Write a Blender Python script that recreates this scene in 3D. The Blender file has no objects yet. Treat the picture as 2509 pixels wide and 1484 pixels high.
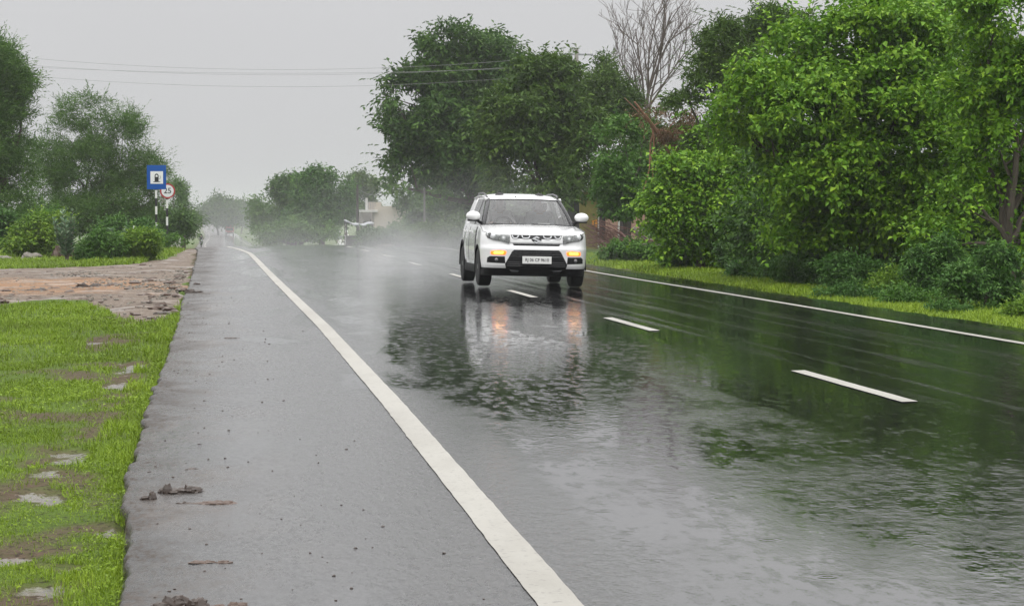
import bpy, bmesh, math, random
import numpy as np
from mathutils import Vector, Matrix, geometry, noise as mnoise
rng = np.random.default_rng(7); random.seed(7)
R_ = math.radians
S = bpy.context.scene
COL = S.collection

# ------------------------------------------------------------------ camera
F_PX, CXP, CYP = 5446.0, 1254.5, 742.0            # photograph read at 2509 x 1484
HOR, VPX, H_CAM = 517.0, 550.0, 1.30
PITCH = math.atan((CYP-HOR)/F_PX)
YAW = math.atan((CXP-VPX)/math.hypot(F_PX, CYP-HOR))
cam = bpy.data.cameras.new('camera'); camo = bpy.data.objects.new('camera', cam); COL.objects.link(camo)
camo.location = (0, 0, H_CAM); camo.rotation_euler = (math.pi/2-PITCH, 0, -YAW)
cam.sensor_width = 36; cam.lens = 36*F_PX/2509; cam.clip_start = .1; cam.clip_end = 6000
S.camera = camo
# ------------------------------------------------------------------ sky, sun, exposure
W = bpy.data.worlds.new('World'); S.world = W; W.use_nodes = True
nt = W.node_tree; bg = nt.nodes['Background']
SUN_EL, SUN_AZ = 62, 200
sky = nt.nodes.new('ShaderNodeTexSky'); sky.sky_type = 'NISHITA'; sky.sun_disc = False
sky.sun_elevation = R_(SUN_EL); sky.sun_rotation = R_(SUN_AZ); sky.dust_density = 4
hs = nt.nodes.new('ShaderNodeHueSaturation'); hs.inputs['Saturation'].default_value = .1
nt.links.new(sky.outputs[0], hs.inputs['Color'])
# cloud deck: overcast luminance rising towards the zenith
tc = nt.nodes.new('ShaderNodeTexCoord'); sx = nt.nodes.new('ShaderNodeSeparateXYZ')
nt.links.new(tc.outputs['Generated'], sx.inputs[0])
cr = nt.nodes.new('ShaderNodeValToRGB'); nt.links.new(sx.outputs['Z'], cr.inputs[0])
e = cr.color_ramp.elements
e[0].position = 0.0; e[0].color = (.318, .320, .326, 1)
e[1].position = .8; e[1].color = (1.30, 1.30, 1.30, 1)
k = e.new(.10); k.color = (.335, .335, .343, 1)
k = e.new(.17); k.color = (.47, .47, .475, 1)
sc_ = nt.nodes.new('ShaderNodeVectorMath'); sc_.operation = 'SCALE'; sc_.inputs['Scale'].default_value = 20.0
cn = nt.nodes.new('ShaderNodeTexNoise'); cn.inputs['Scale'].default_value = 3.5; cn.inputs['Detail'].default_value = 4; nt.links.new(tc.outputs['Generated'], cn.inputs['Vector'])
cm = nt.nodes.new('ShaderNodeMapRange'); cm.inputs[3].default_value = .95; cm.inputs[4].default_value = 1.05; nt.links.new(cn.outputs['Fac'], cm.inputs[0])
cv = nt.nodes.new('ShaderNodeVectorMath'); cv.operation = 'SCALE'; nt.links.new(cr.outputs[0], cv.inputs[0]); nt.links.new(cm.outputs[0], cv.inputs['Scale'])
nt.links.new(cv.outputs[0], sc_.inputs[0])
mx = nt.nodes.new('ShaderNodeMixRGB'); mx.inputs[0].default_value = .9
nt.links.new(hs.outputs[0], mx.inputs[1]); nt.links.new(sc_.outputs[0], mx.inputs[2])
nt.links.new(mx.outputs[0], bg.inputs[0]); bg.inputs[1].default_value = .1
sun = bpy.data.lights.new('sun', 'SUN'); sun.energy = .6; sun.angle = R_(50); sun.color = (1, .97, .93)
suno = bpy.data.objects.new('sun', sun); COL.objects.link(suno)
suno.rotation_euler = (R_(90-SUN_EL), 0, R_(180-SUN_AZ))
S.view_settings.view_transform = 'Standard'; S.view_settings.look = 'None'
S.view_settings.exposure = 0.0; S.view_settings.gamma = 1
S.cycles.max_bounces = 8; S.cycles.transparent_max_bounces = 16; S.cycles.volume_bounces = 1
S.cycles.diffuse_bounces = 3; S.cycles.glossy_bounces = 3

# ------------------------------------------------------------------ pixel helpers
_F = Vector((math.sin(YAW)*math.cos(PITCH), math.cos(YAW)*math.cos(PITCH), -math.sin(PITCH)))
_R = Vector((math.cos(YAW), -math.sin(YAW), 0)); _U = _R.cross(_F)
def ray(px, py): return _F*F_PX + _R*(px-CXP) + _U*(CYP-py)
def P(px, py, Y):
    """world point seen at (px, py) that lies Y metres down the road"""
    d = ray(px, py); t = Y/d.y
    return Vector((d.x*t, Y, H_CAM+d.z*t))
def at(px, py, fn):
    d = ray(px, py); z = -.1
    for _ in range(40):
        t = (z-H_CAM)/d.z; z = .5*z+.5*float(fn(d.x*t, d.y*t))
    return d.x*t, d.y*t, z
def ppm(Y): return F_PX/Y                            # pixels to a metre, roughly
# ------------------------------------------------------------------ terrain
def smooth_interp(x, xs, ys):
    x = np.asarray(x, float); xs = np.asarray(xs, float); ys = np.asarray(ys, float)
    m = np.gradient(ys, xs); i = np.clip(np.searchsorted(xs, x)-1, 0, len(xs)-2)
    h = xs[i+1]-xs[i]; t = np.clip((x-xs[i])/h, 0, 1)
    return ((2*t**3-3*t**2+1)*ys[i] + (t**3-2*t**2+t)*h*m[i] + (-2*t**3+3*t**2)*ys[i+1] + (t**3-t**2)*h*m[i+1])
def zprof(Y): return smooth_interp(Y, [-200, 40, 70, 85, 110, 150, 200, 300, 450, 635, 900, 1200, 1600, 2200, 6000],
                                   [0, 0, 0, -.04, -.36, -1.15, -2.15, -3.45, -4.7, -5.5, -4.2, -1.7, -.4, .2, .2])
def shift(Y): return smooth_interp(Y, [-200, 0, 40, 50, 60, 90, 150, 300, 635, 1200, 1600, 6000], [0, 0, 0, 0, 0, -.1, -1.0, -3.7, -5.5, -16, -24, -40])
XC = 4.75
def road_z(X, Y): return zprof(Y) - .02*np.abs(np.asarray(X, float)-XC-shift(Y))
def flat(c): return lambda X, Y: c
_e = [at(x, y, flat(-.105)) for x, y in [(304,1600),(310,1484),(312,1400),(318,1250),(315,1180),(350,1050),(402,900),(440,780),(452,725),(464,700),(478,650),(489,610)]]
EL_Y = [-60]+[p[1] for p in _e]+[95, 150, 300, 6000]; EL_X = [-.35]+[p[0] for p in _e]+[-1.1, -1.0, 0.1, .1]
def edge_l(Y): return np.interp(Y, EL_Y, EL_X) + shift(Y)
def edge_r(Y): return 9.35 + shift(Y) + 0*np.asarray(Y)
def _hash(i, j, s):
    n = (i*374761393 + j*668265263 + s*1442695041) & 0xffffffff
    n = ((n ^ (n >> 13))*1274126177) & 0xffffffff
    return ((n ^ (n >> 16)) & 0xffff)/65535.0
def vn(x, y, s=0):
    x = np.asarray(x, float); y = np.asarray(y, float)
    i = np.floor(x).astype(np.int64); j = np.floor(y).astype(np.int64); fx = x-i; fy = y-j
    fx = fx*fx*(3-2*fx); fy = fy*fy*(3-2*fy)
    a = _hash(i, j, s)*(1-fx)+_hash(i+1, j, s)*fx; b = _hash(i, j+1, s)*(1-fx)+_hash(i+1, j+1, s)*fx
    return a*(1-fy)+b*fy
def fbm(x, y, s=0, o=4):
    r = 0; a = .5
    for q in range(o): r = r+a*vn(np.asarray(x)*2**q, np.asarray(y)*2**q, s+q); a *= .5
    return r
def inpoly(X, Y, poly):
    X = np.asarray(X, float); Y = np.asarray(Y, float); c = np.zeros(np.broadcast(X, Y).shape, bool); n = len(poly)
    for a in range(n):
        x1, y1 = poly[a]; x2, y2 = poly[(a+1) % n]
        c ^= ((y1 > Y) != (y2 > Y)) & (X < (x2-x1)*(Y-y1)/((y2-y1) or 1e-9)+x1)
    return c
def sub_poly(pts, step, amp, seed):
    out = []
    for a in range(len(pts)):
        p, q = np.array(pts[a]), np.array(pts[(a+1) % len(pts)]); L = np.linalg.norm(q-p); n = max(1, int(L/step))
        for t in range(n):
            v = p+(q-p)*t/n; out.append((v[0]+amp*(fbm(v[0]*2, v[1]*2, seed)-.47)*2, v[1]+amp*2*(fbm(v[0]*2, v[1]*2, seed+9)-.47)*2))
    return out
LZ = flat(-.22)
TRACK = [at(x, y, LZ)[:2] for x, y in [(-160,663),(0,664),(150,660),(300,654),(400,640),(440,622),(470,604),(485,606),(474,655),(460,700),(448,735),(440,790),(425,802),(330,795),(262,775),(200,742),(120,738),(60,742),(0,752),(-160,760)]]
TRACKF = sub_poly(TRACK, .5, .35, 3)
def ground_z(X, Y):
    X = np.asarray(X, float); Y = np.asarray(Y, float)
    el = edge_l(Y); er = edge_r(Y); zp = zprof(Y)
    zl = road_z(el, Y); zr = road_z(er, Y)
    dl = np.clip(el-X, 0, None); dr = np.clip(X-er, 0, None)
    nz = (fbm(X*.9, Y*.5, 5)-.47)*.09 + (fbm(X*3.1, Y*2.2, 8)-.47)*.03
    left = zl-.045-np.clip(dl, 0, 6)*.012 + nz*np.clip(dl/.5, 0, 1)
    right = zr-.05-np.clip(dr, 0, 6)*.01 + nz*np.clip(dr/.5, 0, 1)
    mid = road_z(X, Y)-.16
    z = np.where(X < el-.02, left, np.where(X > er+.02, right, mid))
    return z - .035*inpoly(X, Y, TRACKF)
def gpt(px, py): return at(px, py, lambda x, y: ground_z(x, y))
def on_ground(px, Y):
    """ground point below pixel column px at road distance Y"""
    x = P(px, 560, Y).x
    return Vector((x, Y, float(ground_z(x, Y))))

# ------------------------------------------------------------------ object helpers
def link(o, parent=None):
    COL.objects.link(o)
    if parent is not None: o.parent = parent
    return o
def tag(o, label=None, cat=None, group=None, kind=None):
    if label: o['label'] = label
    if cat: o['category'] = cat
    if group: o['group'] = group
    if kind: o['kind'] = kind
    return o
def empty(name, loc, rot=(0, 0, 0)):
    o = bpy.data.objects.new(name, None); o.location = loc; o.rotation_euler = rot; o.empty_display_size = .2
    return link(o)
def mesh_np(name, V, Fc, mats, parent=None, smooth=False, attrs=None, mi=None):
    """V (n,3), Fc (m,k) uniform faces"""
    V = np.asarray(V, np.float32); Fc = np.asarray(Fc, np.int32); k = Fc.shape[1]
    me = bpy.data.meshes.new(name); me.vertices.add(len(V)); me.vertices.foreach_set('co', V.ravel())
    me.loops.add(Fc.size); me.loops.foreach_set('vertex_index', Fc.ravel())
    me.polygons.add(len(Fc)); me.polygons.foreach_set('loop_start', np.arange(0, Fc.size, k, dtype=np.int32))
    for m in (mats if isinstance(mats, (list, tuple)) else [mats]): me.materials.append(m)
    if mi is not None: me.polygons.foreach_set('material_index', np.asarray(mi, np.int32))
    if smooth: me.polygons.foreach_set('use_smooth', np.ones(len(Fc), bool))
    me.update(calc_edges=True); me.validate()
    for an, av in (attrs or {}).items():
        a = me.attributes.new(an, 'FLOAT', 'POINT'); a.data.foreach_set('value', np.asarray(av, np.float32).ravel())
    return link(bpy.data.objects.new(name, me), parent)
class MB:
    def __init__(s): s.v = []; s.f = []; s.m = []; s.cm = 0
    def add(s, vs, fs):
        b = len(s.v); s.v += [tuple(v) for v in vs]; s.f += [tuple(b+i for i in f) for f in fs]; s.m += [s.cm]*len(fs); return s
    def box(s, c, d, rot=None, bev=0, taper=1):
        x, y, z = d[0]/2, d[1]/2, d[2]/2
        if bev:
            bm = bmesh.new(); bmesh.ops.create_cube(bm, size=1)
            for v in bm.verts: v.co = Vector((v.co.x*d[0], v.co.y*d[1], v.co.z*d[2]))
            bmesh.ops.bevel(bm, geom=bm.edges[:], offset=bev, segments=2, affect='EDGES', profile=.5)
            bm.verts.index_update(); vs = [v.co.copy() for v in bm.verts]; fs = [[v.index for v in f.verts] for f in bm.faces]; bm.free()
            vs = [Vector((v.x*(taper if v.z > 0 else 1), v.y*(taper if v.z > 0 else 1), v.z)) for v in vs]
        else:
            vs = [Vector((a*x, b*y, g*z)) for g in (-1, 1) for b in (-1, 1) for a in (-1, 1)]
            vs = [Vector((v.x*(taper if v.z > 0 else 1), v.y*(taper if v.z > 0 else 1), v.z)) for v in vs]
            fs = [(0,2,3,1),(4,5,7,6),(0,1,5,4),(2,6,7,3),(0,4,6,2),(1,3,7,5)]
        if rot is not None: vs = [rot @ v for v in vs]
        return s.add([v+Vector(c) for v in vs], fs)
    def tube(s, path, rad, n=8, cap=True):
        path = [Vector(p) for p in path]; rad = rad if isinstance(rad, (list, tuple)) else [rad]*len(path)
        vs = []; fs = []; ref = Vector((0, 0, 1))
        for i, p in enumerate(path):
            d = (path[min(i+1, len(path)-1)]-path[max(i-1, 0)]).normalized()
            if abs(d.dot(ref)) > .95: ref = Vector((1, 0, 0)) if abs(d.x) < .9 else Vector((0, 1, 0))
            a = d.cross(ref).normalized(); b = d.cross(a); ref = b.cross(d) if False else ref
            for q in range(n):
                t = 2*math.pi*q/n; vs.append(p+a*math.cos(t)*rad[i]+b*math.sin(t)*rad[i])
        for i in range(len(path)-1):
            for q in range(n):
                r = (q+1) % n; fs.append((i*n+q, i*n+r, (i+1)*n+r, (i+1)*n+q))
        if cap: fs.append(tuple(range(n-1, -1, -1))); fs.append(tuple((len(path)-1)*n+q for q in range(n)))
        return s.add(vs, fs)
    def lathe(s, prof, c, axis='x', n=28):
        """prof: (along axis, radius)"""
        vs = []; fs = []
        for a, r in prof:
            for q in range(n):
                t = 2*math.pi*q/n; u, w = r*math.cos(t), r*math.sin(t)
                vs.append(Vector(c)+Vector({'x': (a, u, w), 'y': (u, a, w), 'z': (u, w, a)}[axis]))
        for i in range(len(prof)-1):
            for q in range(n):
                r = (q+1) % n; fs.append((i*n+q, i*n+r, (i+1)*n+r, (i+1)*n+q))
        fs.append(tuple(range(n))); fs.append(tuple((len(prof)-1)*n+q for q in range(n-1, -1, -1)))
        return s.add(vs, fs)
    def ball(s, c, r, seg=12, ring=8, jit=0, seed=0):
        vs = []; fs = []; r = r if isinstance(r, (list, tuple)) else (r, r, r)
        for i in range(ring+1):
            th = math.pi*i/ring
            for q in range(seg):
                ph = 2*math.pi*q/seg; d = Vector((math.sin(th)*math.cos(ph), math.sin(th)*math.sin(ph), math.cos(th)))
                k = 1+jit*mnoise.noise(d*1.7+Vector((seed*3.1, seed*1.7, 0)))+.6*jit*mnoise.noise(d*4.3+Vector((seed, 0, seed)))
                vs.append(Vector(c)+Vector((d.x*r[0], d.y*r[1], d.z*r[2]))*k)
        for i in range(ring):
            for q in range(seg):
                t = (q+1) % seg; fs.append((i*seg+q, (i+1)*seg+q, (i+1)*seg+t, i*seg+t))
        return s.add(vs, fs)
    def grid(s, fn, nu, nv):
        vs = [fn(i/(nu-1), j/(nv-1)) for i in range(nu) for j in range(nv)]
        fs = [(i*nv+j, (i+1)*nv+j, (i+1)*nv+j+1, i*nv+j+1) for i in range(nu-1) for j in range(nv-1)]
        return s.add(vs, fs)
    def build(s, name, mats, parent=None, smooth=False, solid=0, sub=0, bevel=0, merge=True, autos=40):
        me = bpy.data.meshes.new(name); me.from_pydata([tuple(v) for v in s.v], [], s.f)
        for m in (mats if isinstance(mats, (list, tuple)) else [mats]): me.materials.append(m)
        me.polygons.foreach_set('material_index', s.m)
        bm = bmesh.new(); bm.from_mesh(me)
        if merge: bmesh.ops.remove_doubles(bm, verts=bm.verts[:], dist=1e-5)
        bmesh.ops.recalc_face_normals(bm, faces=bm.faces[:])
        if smooth:
            for f in bm.faces: f.smooth = True
            for ed in bm.edges:
                if len(ed.link_faces) == 2 and ed.calc_face_angle(0) > R_(autos): ed.smooth = False
        bm.to_mesh(me); bm.free()
        o = link(bpy.data.objects.new(name, me), parent)
        if solid:
            md = o.modifiers.new('solid', 'SOLIDIFY'); md.thickness = abs(solid); md.offset = -1 if solid > 0 else 1
        if bevel:
            md = o.modifiers.new('bevel', 'BEVEL'); md.width = bevel; md.segments = 2; md.limit_method = 'ANGLE'
        if sub:
            md = o.modifiers.new('sub', 'SUBSURF'); md.levels = sub; md.render_levels = sub
        return o

# ------------------------------------------------------------------ material helpers
class NT:
    def __init__(s, name):
        s.m = bpy.data.materials.new(name); s.m.use_nodes = True; s.t = s.m.node_tree; s.n = s.t.nodes; s.l = s.t.links
        s.b = s.n['Principled BSDF']; s.out = s.n['Material Output']; s._pos = None
    def new(s, t, **kw):
        n = s.n.new(t)
        for k_, v in kw.items(): setattr(n, k_, v)
        return n
    def set(s, sock, v):
        if hasattr(v, 'is_output'): s.l.new(v, sock)
        elif sock.type == 'RGBA' and isinstance(v, (int, float)): sock.default_value = (v, v, v, 1)
        else: sock.default_value = (*v, 1) if isinstance(v, (tuple, list)) and len(v) == 3 and sock.type == 'RGBA' else v
    def pos(s, scale=(1, 1, 1)):
        if s._pos is None: s._pos = s.new('ShaderNodeNewGeometry').outputs['Position']
        n = s.new('ShaderNodeVectorMath', operation='MULTIPLY'); s.l.new(s._pos, n.inputs[0]); n.inputs[1].default_value = scale
        return n.outputs[0]
    def noise(s, scale, sc3=(1, 1, 1), detail=4, rough=.55, dist=0):
        n = s.new('ShaderNodeTexNoise'); s.l.new(s.pos(sc3), n.inputs['Vector']); n.inputs['Scale'].default_value = scale
        n.inputs['Detail'].default_value = detail; n.inputs['Roughness'].default_value = rough; n.inputs['Distortion'].default_value = dist
        return n.outputs['Fac']
    def ramp(s, f, stops):
        n = s.new('ShaderNodeValToRGB'); s.set(n.inputs[0], f); el = n.color_ramp.elements
        for i, (p, c) in enumerate(stops):
            q = el[i] if i < 2 else el.new(p)
            q.position = p; q.color = (c, c, c, 1) if not isinstance(c, (tuple, list)) else (*c, 1)
        return n.outputs[0]
    def math(s, op, a, b=0, c=None, clamp=False):
        n = s.new('ShaderNodeMath', operation=op); n.use_clamp = clamp; s.set(n.inputs[0], a); s.set(n.inputs[1], b)
        if c is not None: s.set(n.inputs[2], c)
        return n.outputs[0]
    def mix(s, f, a, b, mode='MIX'):
        n = s.new('ShaderNodeMixRGB', blend_type=mode); s.set(n.inputs[0], f); s.set(n.inputs[1], a); s.set(n.inputs[2], b); return n.outputs[0]
    def attr(s, name): return s.new('ShaderNodeAttribute', attribute_name=name).outputs['Fac']
    def bump(s, h, strength, dist, prev=None):
        n = s.new('ShaderNodeBump'); s.set(n.inputs['Height'], h); s.set(n.inputs['Strength'], strength); s.set(n.inputs['Distance'], dist)
        if prev is not None: s.l.new(prev, n.inputs['Normal'])
        return n.outputs[0]
    def fin(s, color=None, rough=None, metal=None, spec=None, normal=None, coat=None):
        b = s.b.inputs
        if color is not None: s.set(b['Base Color'], color)
        if rough is not None: s.set(b['Roughness'], rough)
        if metal is not None: s.set(b['Metallic'], metal)
        if spec is not None: s.set(b['Specular IOR Level'], spec)
        if normal is not None: s.l.new(normal, b['Normal'])
        if coat is not None: b['Coat Weight'].default_value = coat; b['Coat Roughness'].default_value = .04
        return s.m
def simple(name, c, rough=.5, metal=0, var=.12, scale=14, spec=.5, coat=None, bumpd=0):
    t = NT(name); f = t.noise(scale, detail=5)
    col = t.mix(f, tuple(x*(1-var) for x in c), tuple(min(1, x*(1+var)) for x in c))
    r = t.math('MULTIPLY_ADD', f, .16, rough-.08)
    return t.fin(col, r, metal, spec, t.bump(f, .4, bumpd) if bumpd else None, coat)
M = {}
# ---- road
def road_material():
    t = NT('wet_asphalt')
    xyz = t.new('ShaderNodeSeparateXYZ'); t.l.new(t.pos(), xyz.inputs[0]); X, Y = xyz.outputs[0], xyz.outputs[1]
    agg = t.noise(62, detail=3, rough=.7); fine = t.noise(24, (1, .7, 1), detail=3)
    streak = t.noise(.9, (1, .13, 1), detail=4, dist=.6); blot = t.noise(.45, (1, .35, 1), detail=4, dist=.9); edgy = t.noise(2.2, (1, .4, 1), detail=5, rough=.65)
    def pool(cx, cy, rx, ry):
        ex = t.math('MULTIPLY', t.math('SUBTRACT', X, cx), 1/rx); ey = t.math('MULTIPLY', t.math('SUBTRACT', Y, cy), 1/ry)
        d = t.math('SQRT', t.math('ADD', t.math('MULTIPLY', ex, ex), t.math('MULTIPLY', ey, ey)))
        d = t.math('ADD', d, t.math('ADD', t.math('MULTIPLY_ADD', blot, 1.0, -.5), t.math('MULTIPLY_ADD', edgy, .5, -.25)))
        return t.ramp(d, [(.72, 1.0), (.92, 0.0)])
    puddle = t.math('MAXIMUM', pool(2.55, 20.0, 1.25, 11.0), pool(3.9, 16.5, .45, 7.0))      # standing water in the near lane
    still = t.math('MAXIMUM', pool(5.2, 33.0, 2.1, 6.5), pool(4.4, 17.5, .55, 9))              # deeper water before the car and beside the dashes
    film = t.math('ADD', t.math('MULTIPLY', streak, .55), t.math('MULTIPLY', blot, .45))
    rightlane = t.ramp(t.math('MULTIPLY_ADD', X, .1, 0), [(.40, 0.0), (.50, 1.0)])
    film = t.math('ADD', film, t.math('MULTIPLY_ADD', rightlane, .09, -.03))
    wet = t.math('MAXIMUM', t.ramp(film, [(.46, 0.0), (.53, 1.0)]), t.math('MAXIMUM', puddle, still))   # 1 standing water, 0 damp texture
    lanes = t.ramp(t.math('MULTIPLY_ADD', X, .1, 0), [(.112, 0.0), (.17, 1.0)])
    patchy = t.ramp(t.math('ADD', t.math('MULTIPLY', blot, .5), t.math('MULTIPLY', edgy, .5)), [(.42, 1.0), (.60, .66)])
    wet = t.math('MAXIMUM', wet, t.math('MULTIPLY', lanes, patchy))
    shoulder = t.ramp(t.math('MULTIPLY_ADD', X, .5, .5), [(.30, 1.0), (.75, 0.0)])   # rough edge of the paved shoulder
    col = t.mix(t.ramp(agg, [(.34, 0.0), (.66, 1.0)]), (.008, .008, .009), (.070, .068, .068))
    dust = t.math('MULTIPLY', t.ramp(t.noise(1.3, (1, .5, 1), detail=6), [(.48, 0.0), (.70, 1.0)]), shoulder)
    col = t.mix(t.math('MULTIPLY', dust, .7), col, (.11, .085, .068))
    col = t.mix(t.math('MULTIPLY', wet, .80), col, (.006, .006, .007))
    stone = t.noise(30, (1, .28, 1), detail=4, rough=.7); grain = t.ramp(stone, [(.38, 0.0), (.62, 1.0)])   # chippings standing out of the film
    rough = t.mix(wet, t.mix(grain, .07, .30), .015)
    col = t.mix(t.math('MULTIPLY', t.math('MULTIPLY_ADD', wet, -.8, .8), t.ramp(stone, [(.58, 0.0), (.68, 1.0)])), col, (.010, .010, .010))
    rough = t.mix(t.math('MULTIPLY', shoulder, .5), rough, t.mix(grain, .10, .42))
    lines = t.ramp(t.noise(1.0, (3.4, .06, 1), detail=4, rough=.6), [(.46, 0.0), (.60, 1.0)])   # films dragged out along the wheel tracks
    rough = t.mix(t.math('MULTIPLY', t.math('MULTIPLY', lines, rightlane), .8), rough, t.mix(grain, .10, .26))
    spk = t.ramp(t.noise(13, (1, .35, 1), detail=5, rough=.72), [(.49, 0.0), (.60, 1.0)])   # grains breaking through the film
    stain = t.ramp(t.noise(.9, (1, .45, 1), detail=6, rough=.65, dist=.5), [(.42, 0.0), (.60, 1.0)])
    rough = t.mix(t.math('MULTIPLY', t.math('MULTIPLY', stain, shoulder), .7), rough, .48)
    rag = t.ramp(t.math('ADD', t.math('MULTIPLY', X, -1.0), t.math('MULTIPLY_ADD', t.noise(3, (1, .6, 1), detail=6, rough=.7), 1.3, -.65)), [(.05, 0.0), (.45, 1.0)])
    silt = t.math('MULTIPLY', t.ramp(t.noise(1.8, (1, .5, 1), detail=6, rough=.7), [(.48, 0.0), (.62, 1.0)]), t.ramp(t.math('MULTIPLY_ADD', X, .5, .5), [(.22, 1.0), (.62, 0.0)]))
    rough = t.mix(t.math('MULTIPLY', silt, .7), rough, .55); col = t.mix(t.math('MULTIPLY', silt, .75), col, t.mix(grain, (.040, .030, .023), (.120, .092, .072)))
    col = t.mix(t.math('MULTIPLY', rag, .8), col, t.mix(grain, (.012, .010, .009), (.060, .046, .036)))
    rip = t.noise(13, (1, .7, 1), detail=2)
    gust = t.ramp(t.noise(.5, (1, .3, 1), detail=3, dist=.5), [(.36, 0.0), (.56, 1.0)])
    calm = t.math('MULTIPLY_ADD', t.math('MAXIMUM', t.math('MULTIPLY', still, .6), t.math('MULTIPLY', rightlane, .55)), -.9, 1.0)
    choppy = t.math('MULTIPLY', gust, calm)
    choppy = t.math('ADD', choppy, t.math('MULTIPLY', t.math('MULTIPLY', lines, rightlane), .55), clamp=True)
    choppy = t.math('MULTIPLY', choppy, t.math('MULTIPLY_ADD', puddle, -.75, 1.0))
    lane = t.ramp(t.math('MULTIPLY_ADD', X, .1, 0), [(.10, 0.0), (.22, 1.0)])
    b1 = t.bump(rip, t.math('MULTIPLY', t.mix(choppy, .03, .34), t.math('MULTIPLY_ADD', lane, .8, .2)), .009)
    b2 = t.bump(t.noise(30, (1, .45, 1), detail=3, rough=.6), t.math('MULTIPLY', t.math('ADD', t.mix(choppy, .10, .75), t.math('MULTIPLY', puddle, .28)), t.math('MULTIPLY_ADD', spk, .92, .08)), .006, b1)
    b3 = t.bump(agg, t.math('ADD', t.mix(wet, .55, .006), t.math('MULTIPLY', t.math('MULTIPLY', spk, wet), .16)), .0035, b2)
    sh = t.noise(22, (1, 1, 1), detail=5, rough=.65)
    edge = t.ramp(t.math('MULTIPLY_ADD', X, .5, .5), [(.10, 1.0), (.55, 0.0)])
    b4 = t.bump(sh, t.math('MULTIPLY_ADD', edge, .6, t.math('MULTIPLY', shoulder, .25)), .02, b3)
    b4 = t.bump(stone, t.math('ADD', t.mix(wet, .34, .008), t.math('ADD', t.math('MULTIPLY', edge, .8), t.math('MULTIPLY', shoulder, .12))), .016, b4)
    vo = t.new('ShaderNodeTexVoronoi'); vo.voronoi_dimensions = '2D'; t.l.new(t.pos((1, 1, 1)), vo.inputs['Vector']); vo.inputs['Scale'].default_value = 1.7
    dd = vo.outputs['Distance']                                                        # rings of rain drops
    ring = t.math('MULTIPLY', t.math('SINE', t.math('MULTIPLY', dd, 95)), t.ramp(dd, [(.03, 1.0), (.14, 0.0)]))
    sel = t.new('ShaderNodeSeparateColor'); t.l.new(vo.outputs['Color'], sel.inputs[0])
    ring = t.math('MULTIPLY', ring, t.math('GREATER_THAN', sel.outputs[0], .72))
    b5 = t.bump(ring, .14, .003, b4)
    t.b.inputs['IOR'].default_value = 1.5; t.l.new(t.math('MULTIPLY_ADD', t.math('MULTIPLY', rag, t.math('MULTIPLY_ADD', grain, .5, .5)), -.46, .5), t.b.inputs['Specular IOR Level'])
    return t.fin(col, rough, 0, None, b5)
M['road'] = road_material()
def paint_material():
    t = NT('road_paint'); n = t.noise(3.0, (1, .6, 1), detail=6, rough=.7); g = t.noise(60, detail=3)
    wear = t.ramp(t.math('ADD', t.math('MULTIPLY', n, .7), t.math('MULTIPLY', g, .3)), [(.52, 0.0), (.66, 1.0)])
    col = t.mix(n, (.30, .29, .26), (.39, .375, .34)); col = t.mix(t.math('MULTIPLY', wear, .55), col, (.30, .29, .27))
    d = t.ramp(t.noise(1.1, (1, .35, 1), detail=6, rough=.7), [(.45, 0.0), (.66, .42)]); col = t.mix(d, col, (.20, .185, .16)); col = t.mix(t.ramp(t.noise(38, detail=3), [(.60, 0.0), (.68, .5)]), col, (.12, .115, .11))
    return t.fin(col, .5, 0, .2, t.bump(g, .5, .004))
M['paint'] = paint_material()
def ground_material():
    t = NT('soil_and_turf'); n = t.noise(1.1, detail=6, rough=.65); g = t.noise(22, detail=5)
    turf = t.mix(t.math('ADD', t.math('MULTIPLY', n, .6), t.math('MULTIPLY', t.noise(45, detail=3), .4)), (.030, .050, .010), (.120, .190, .020)); soil = t.mix(g, (.048, .034, .022), (.12, .085, .058))
    f = t.math('MULTIPLY', t.attr('bare'), 1.0); f2 = t.math('ADD', f, t.math('MULTIPLY_ADD', g, .8, -.45), clamp=True)
    col = t.mix(f2, turf, soil)
    col = t.mix(t.ramp(t.noise(30, (1, .8, 1), detail=4), [(.56, 0.0), (.62, .7)]), col, (.022, .016, .010))
    pd = t.ramp(t.math('ADD', t.attr('puddle'), t.math('MULTIPLY_ADD', t.noise(11, detail=5, rough=.7), 1.5, -.75)), [(.48, 0.0), (.60, 1.0)])
    rough = t.mix(pd, .85, .16); t.l.new(t.math('MULTIPLY_ADD', pd, .35, .12), t.b.inputs['Specular IOR Level'])
    nb = t.bump(g, t.math('MULTIPLY_ADD', pd, -.7, .9), .04)
    return t.fin(col, rough, 0, None, nb)
M['ground'] = ground_material()
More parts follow.
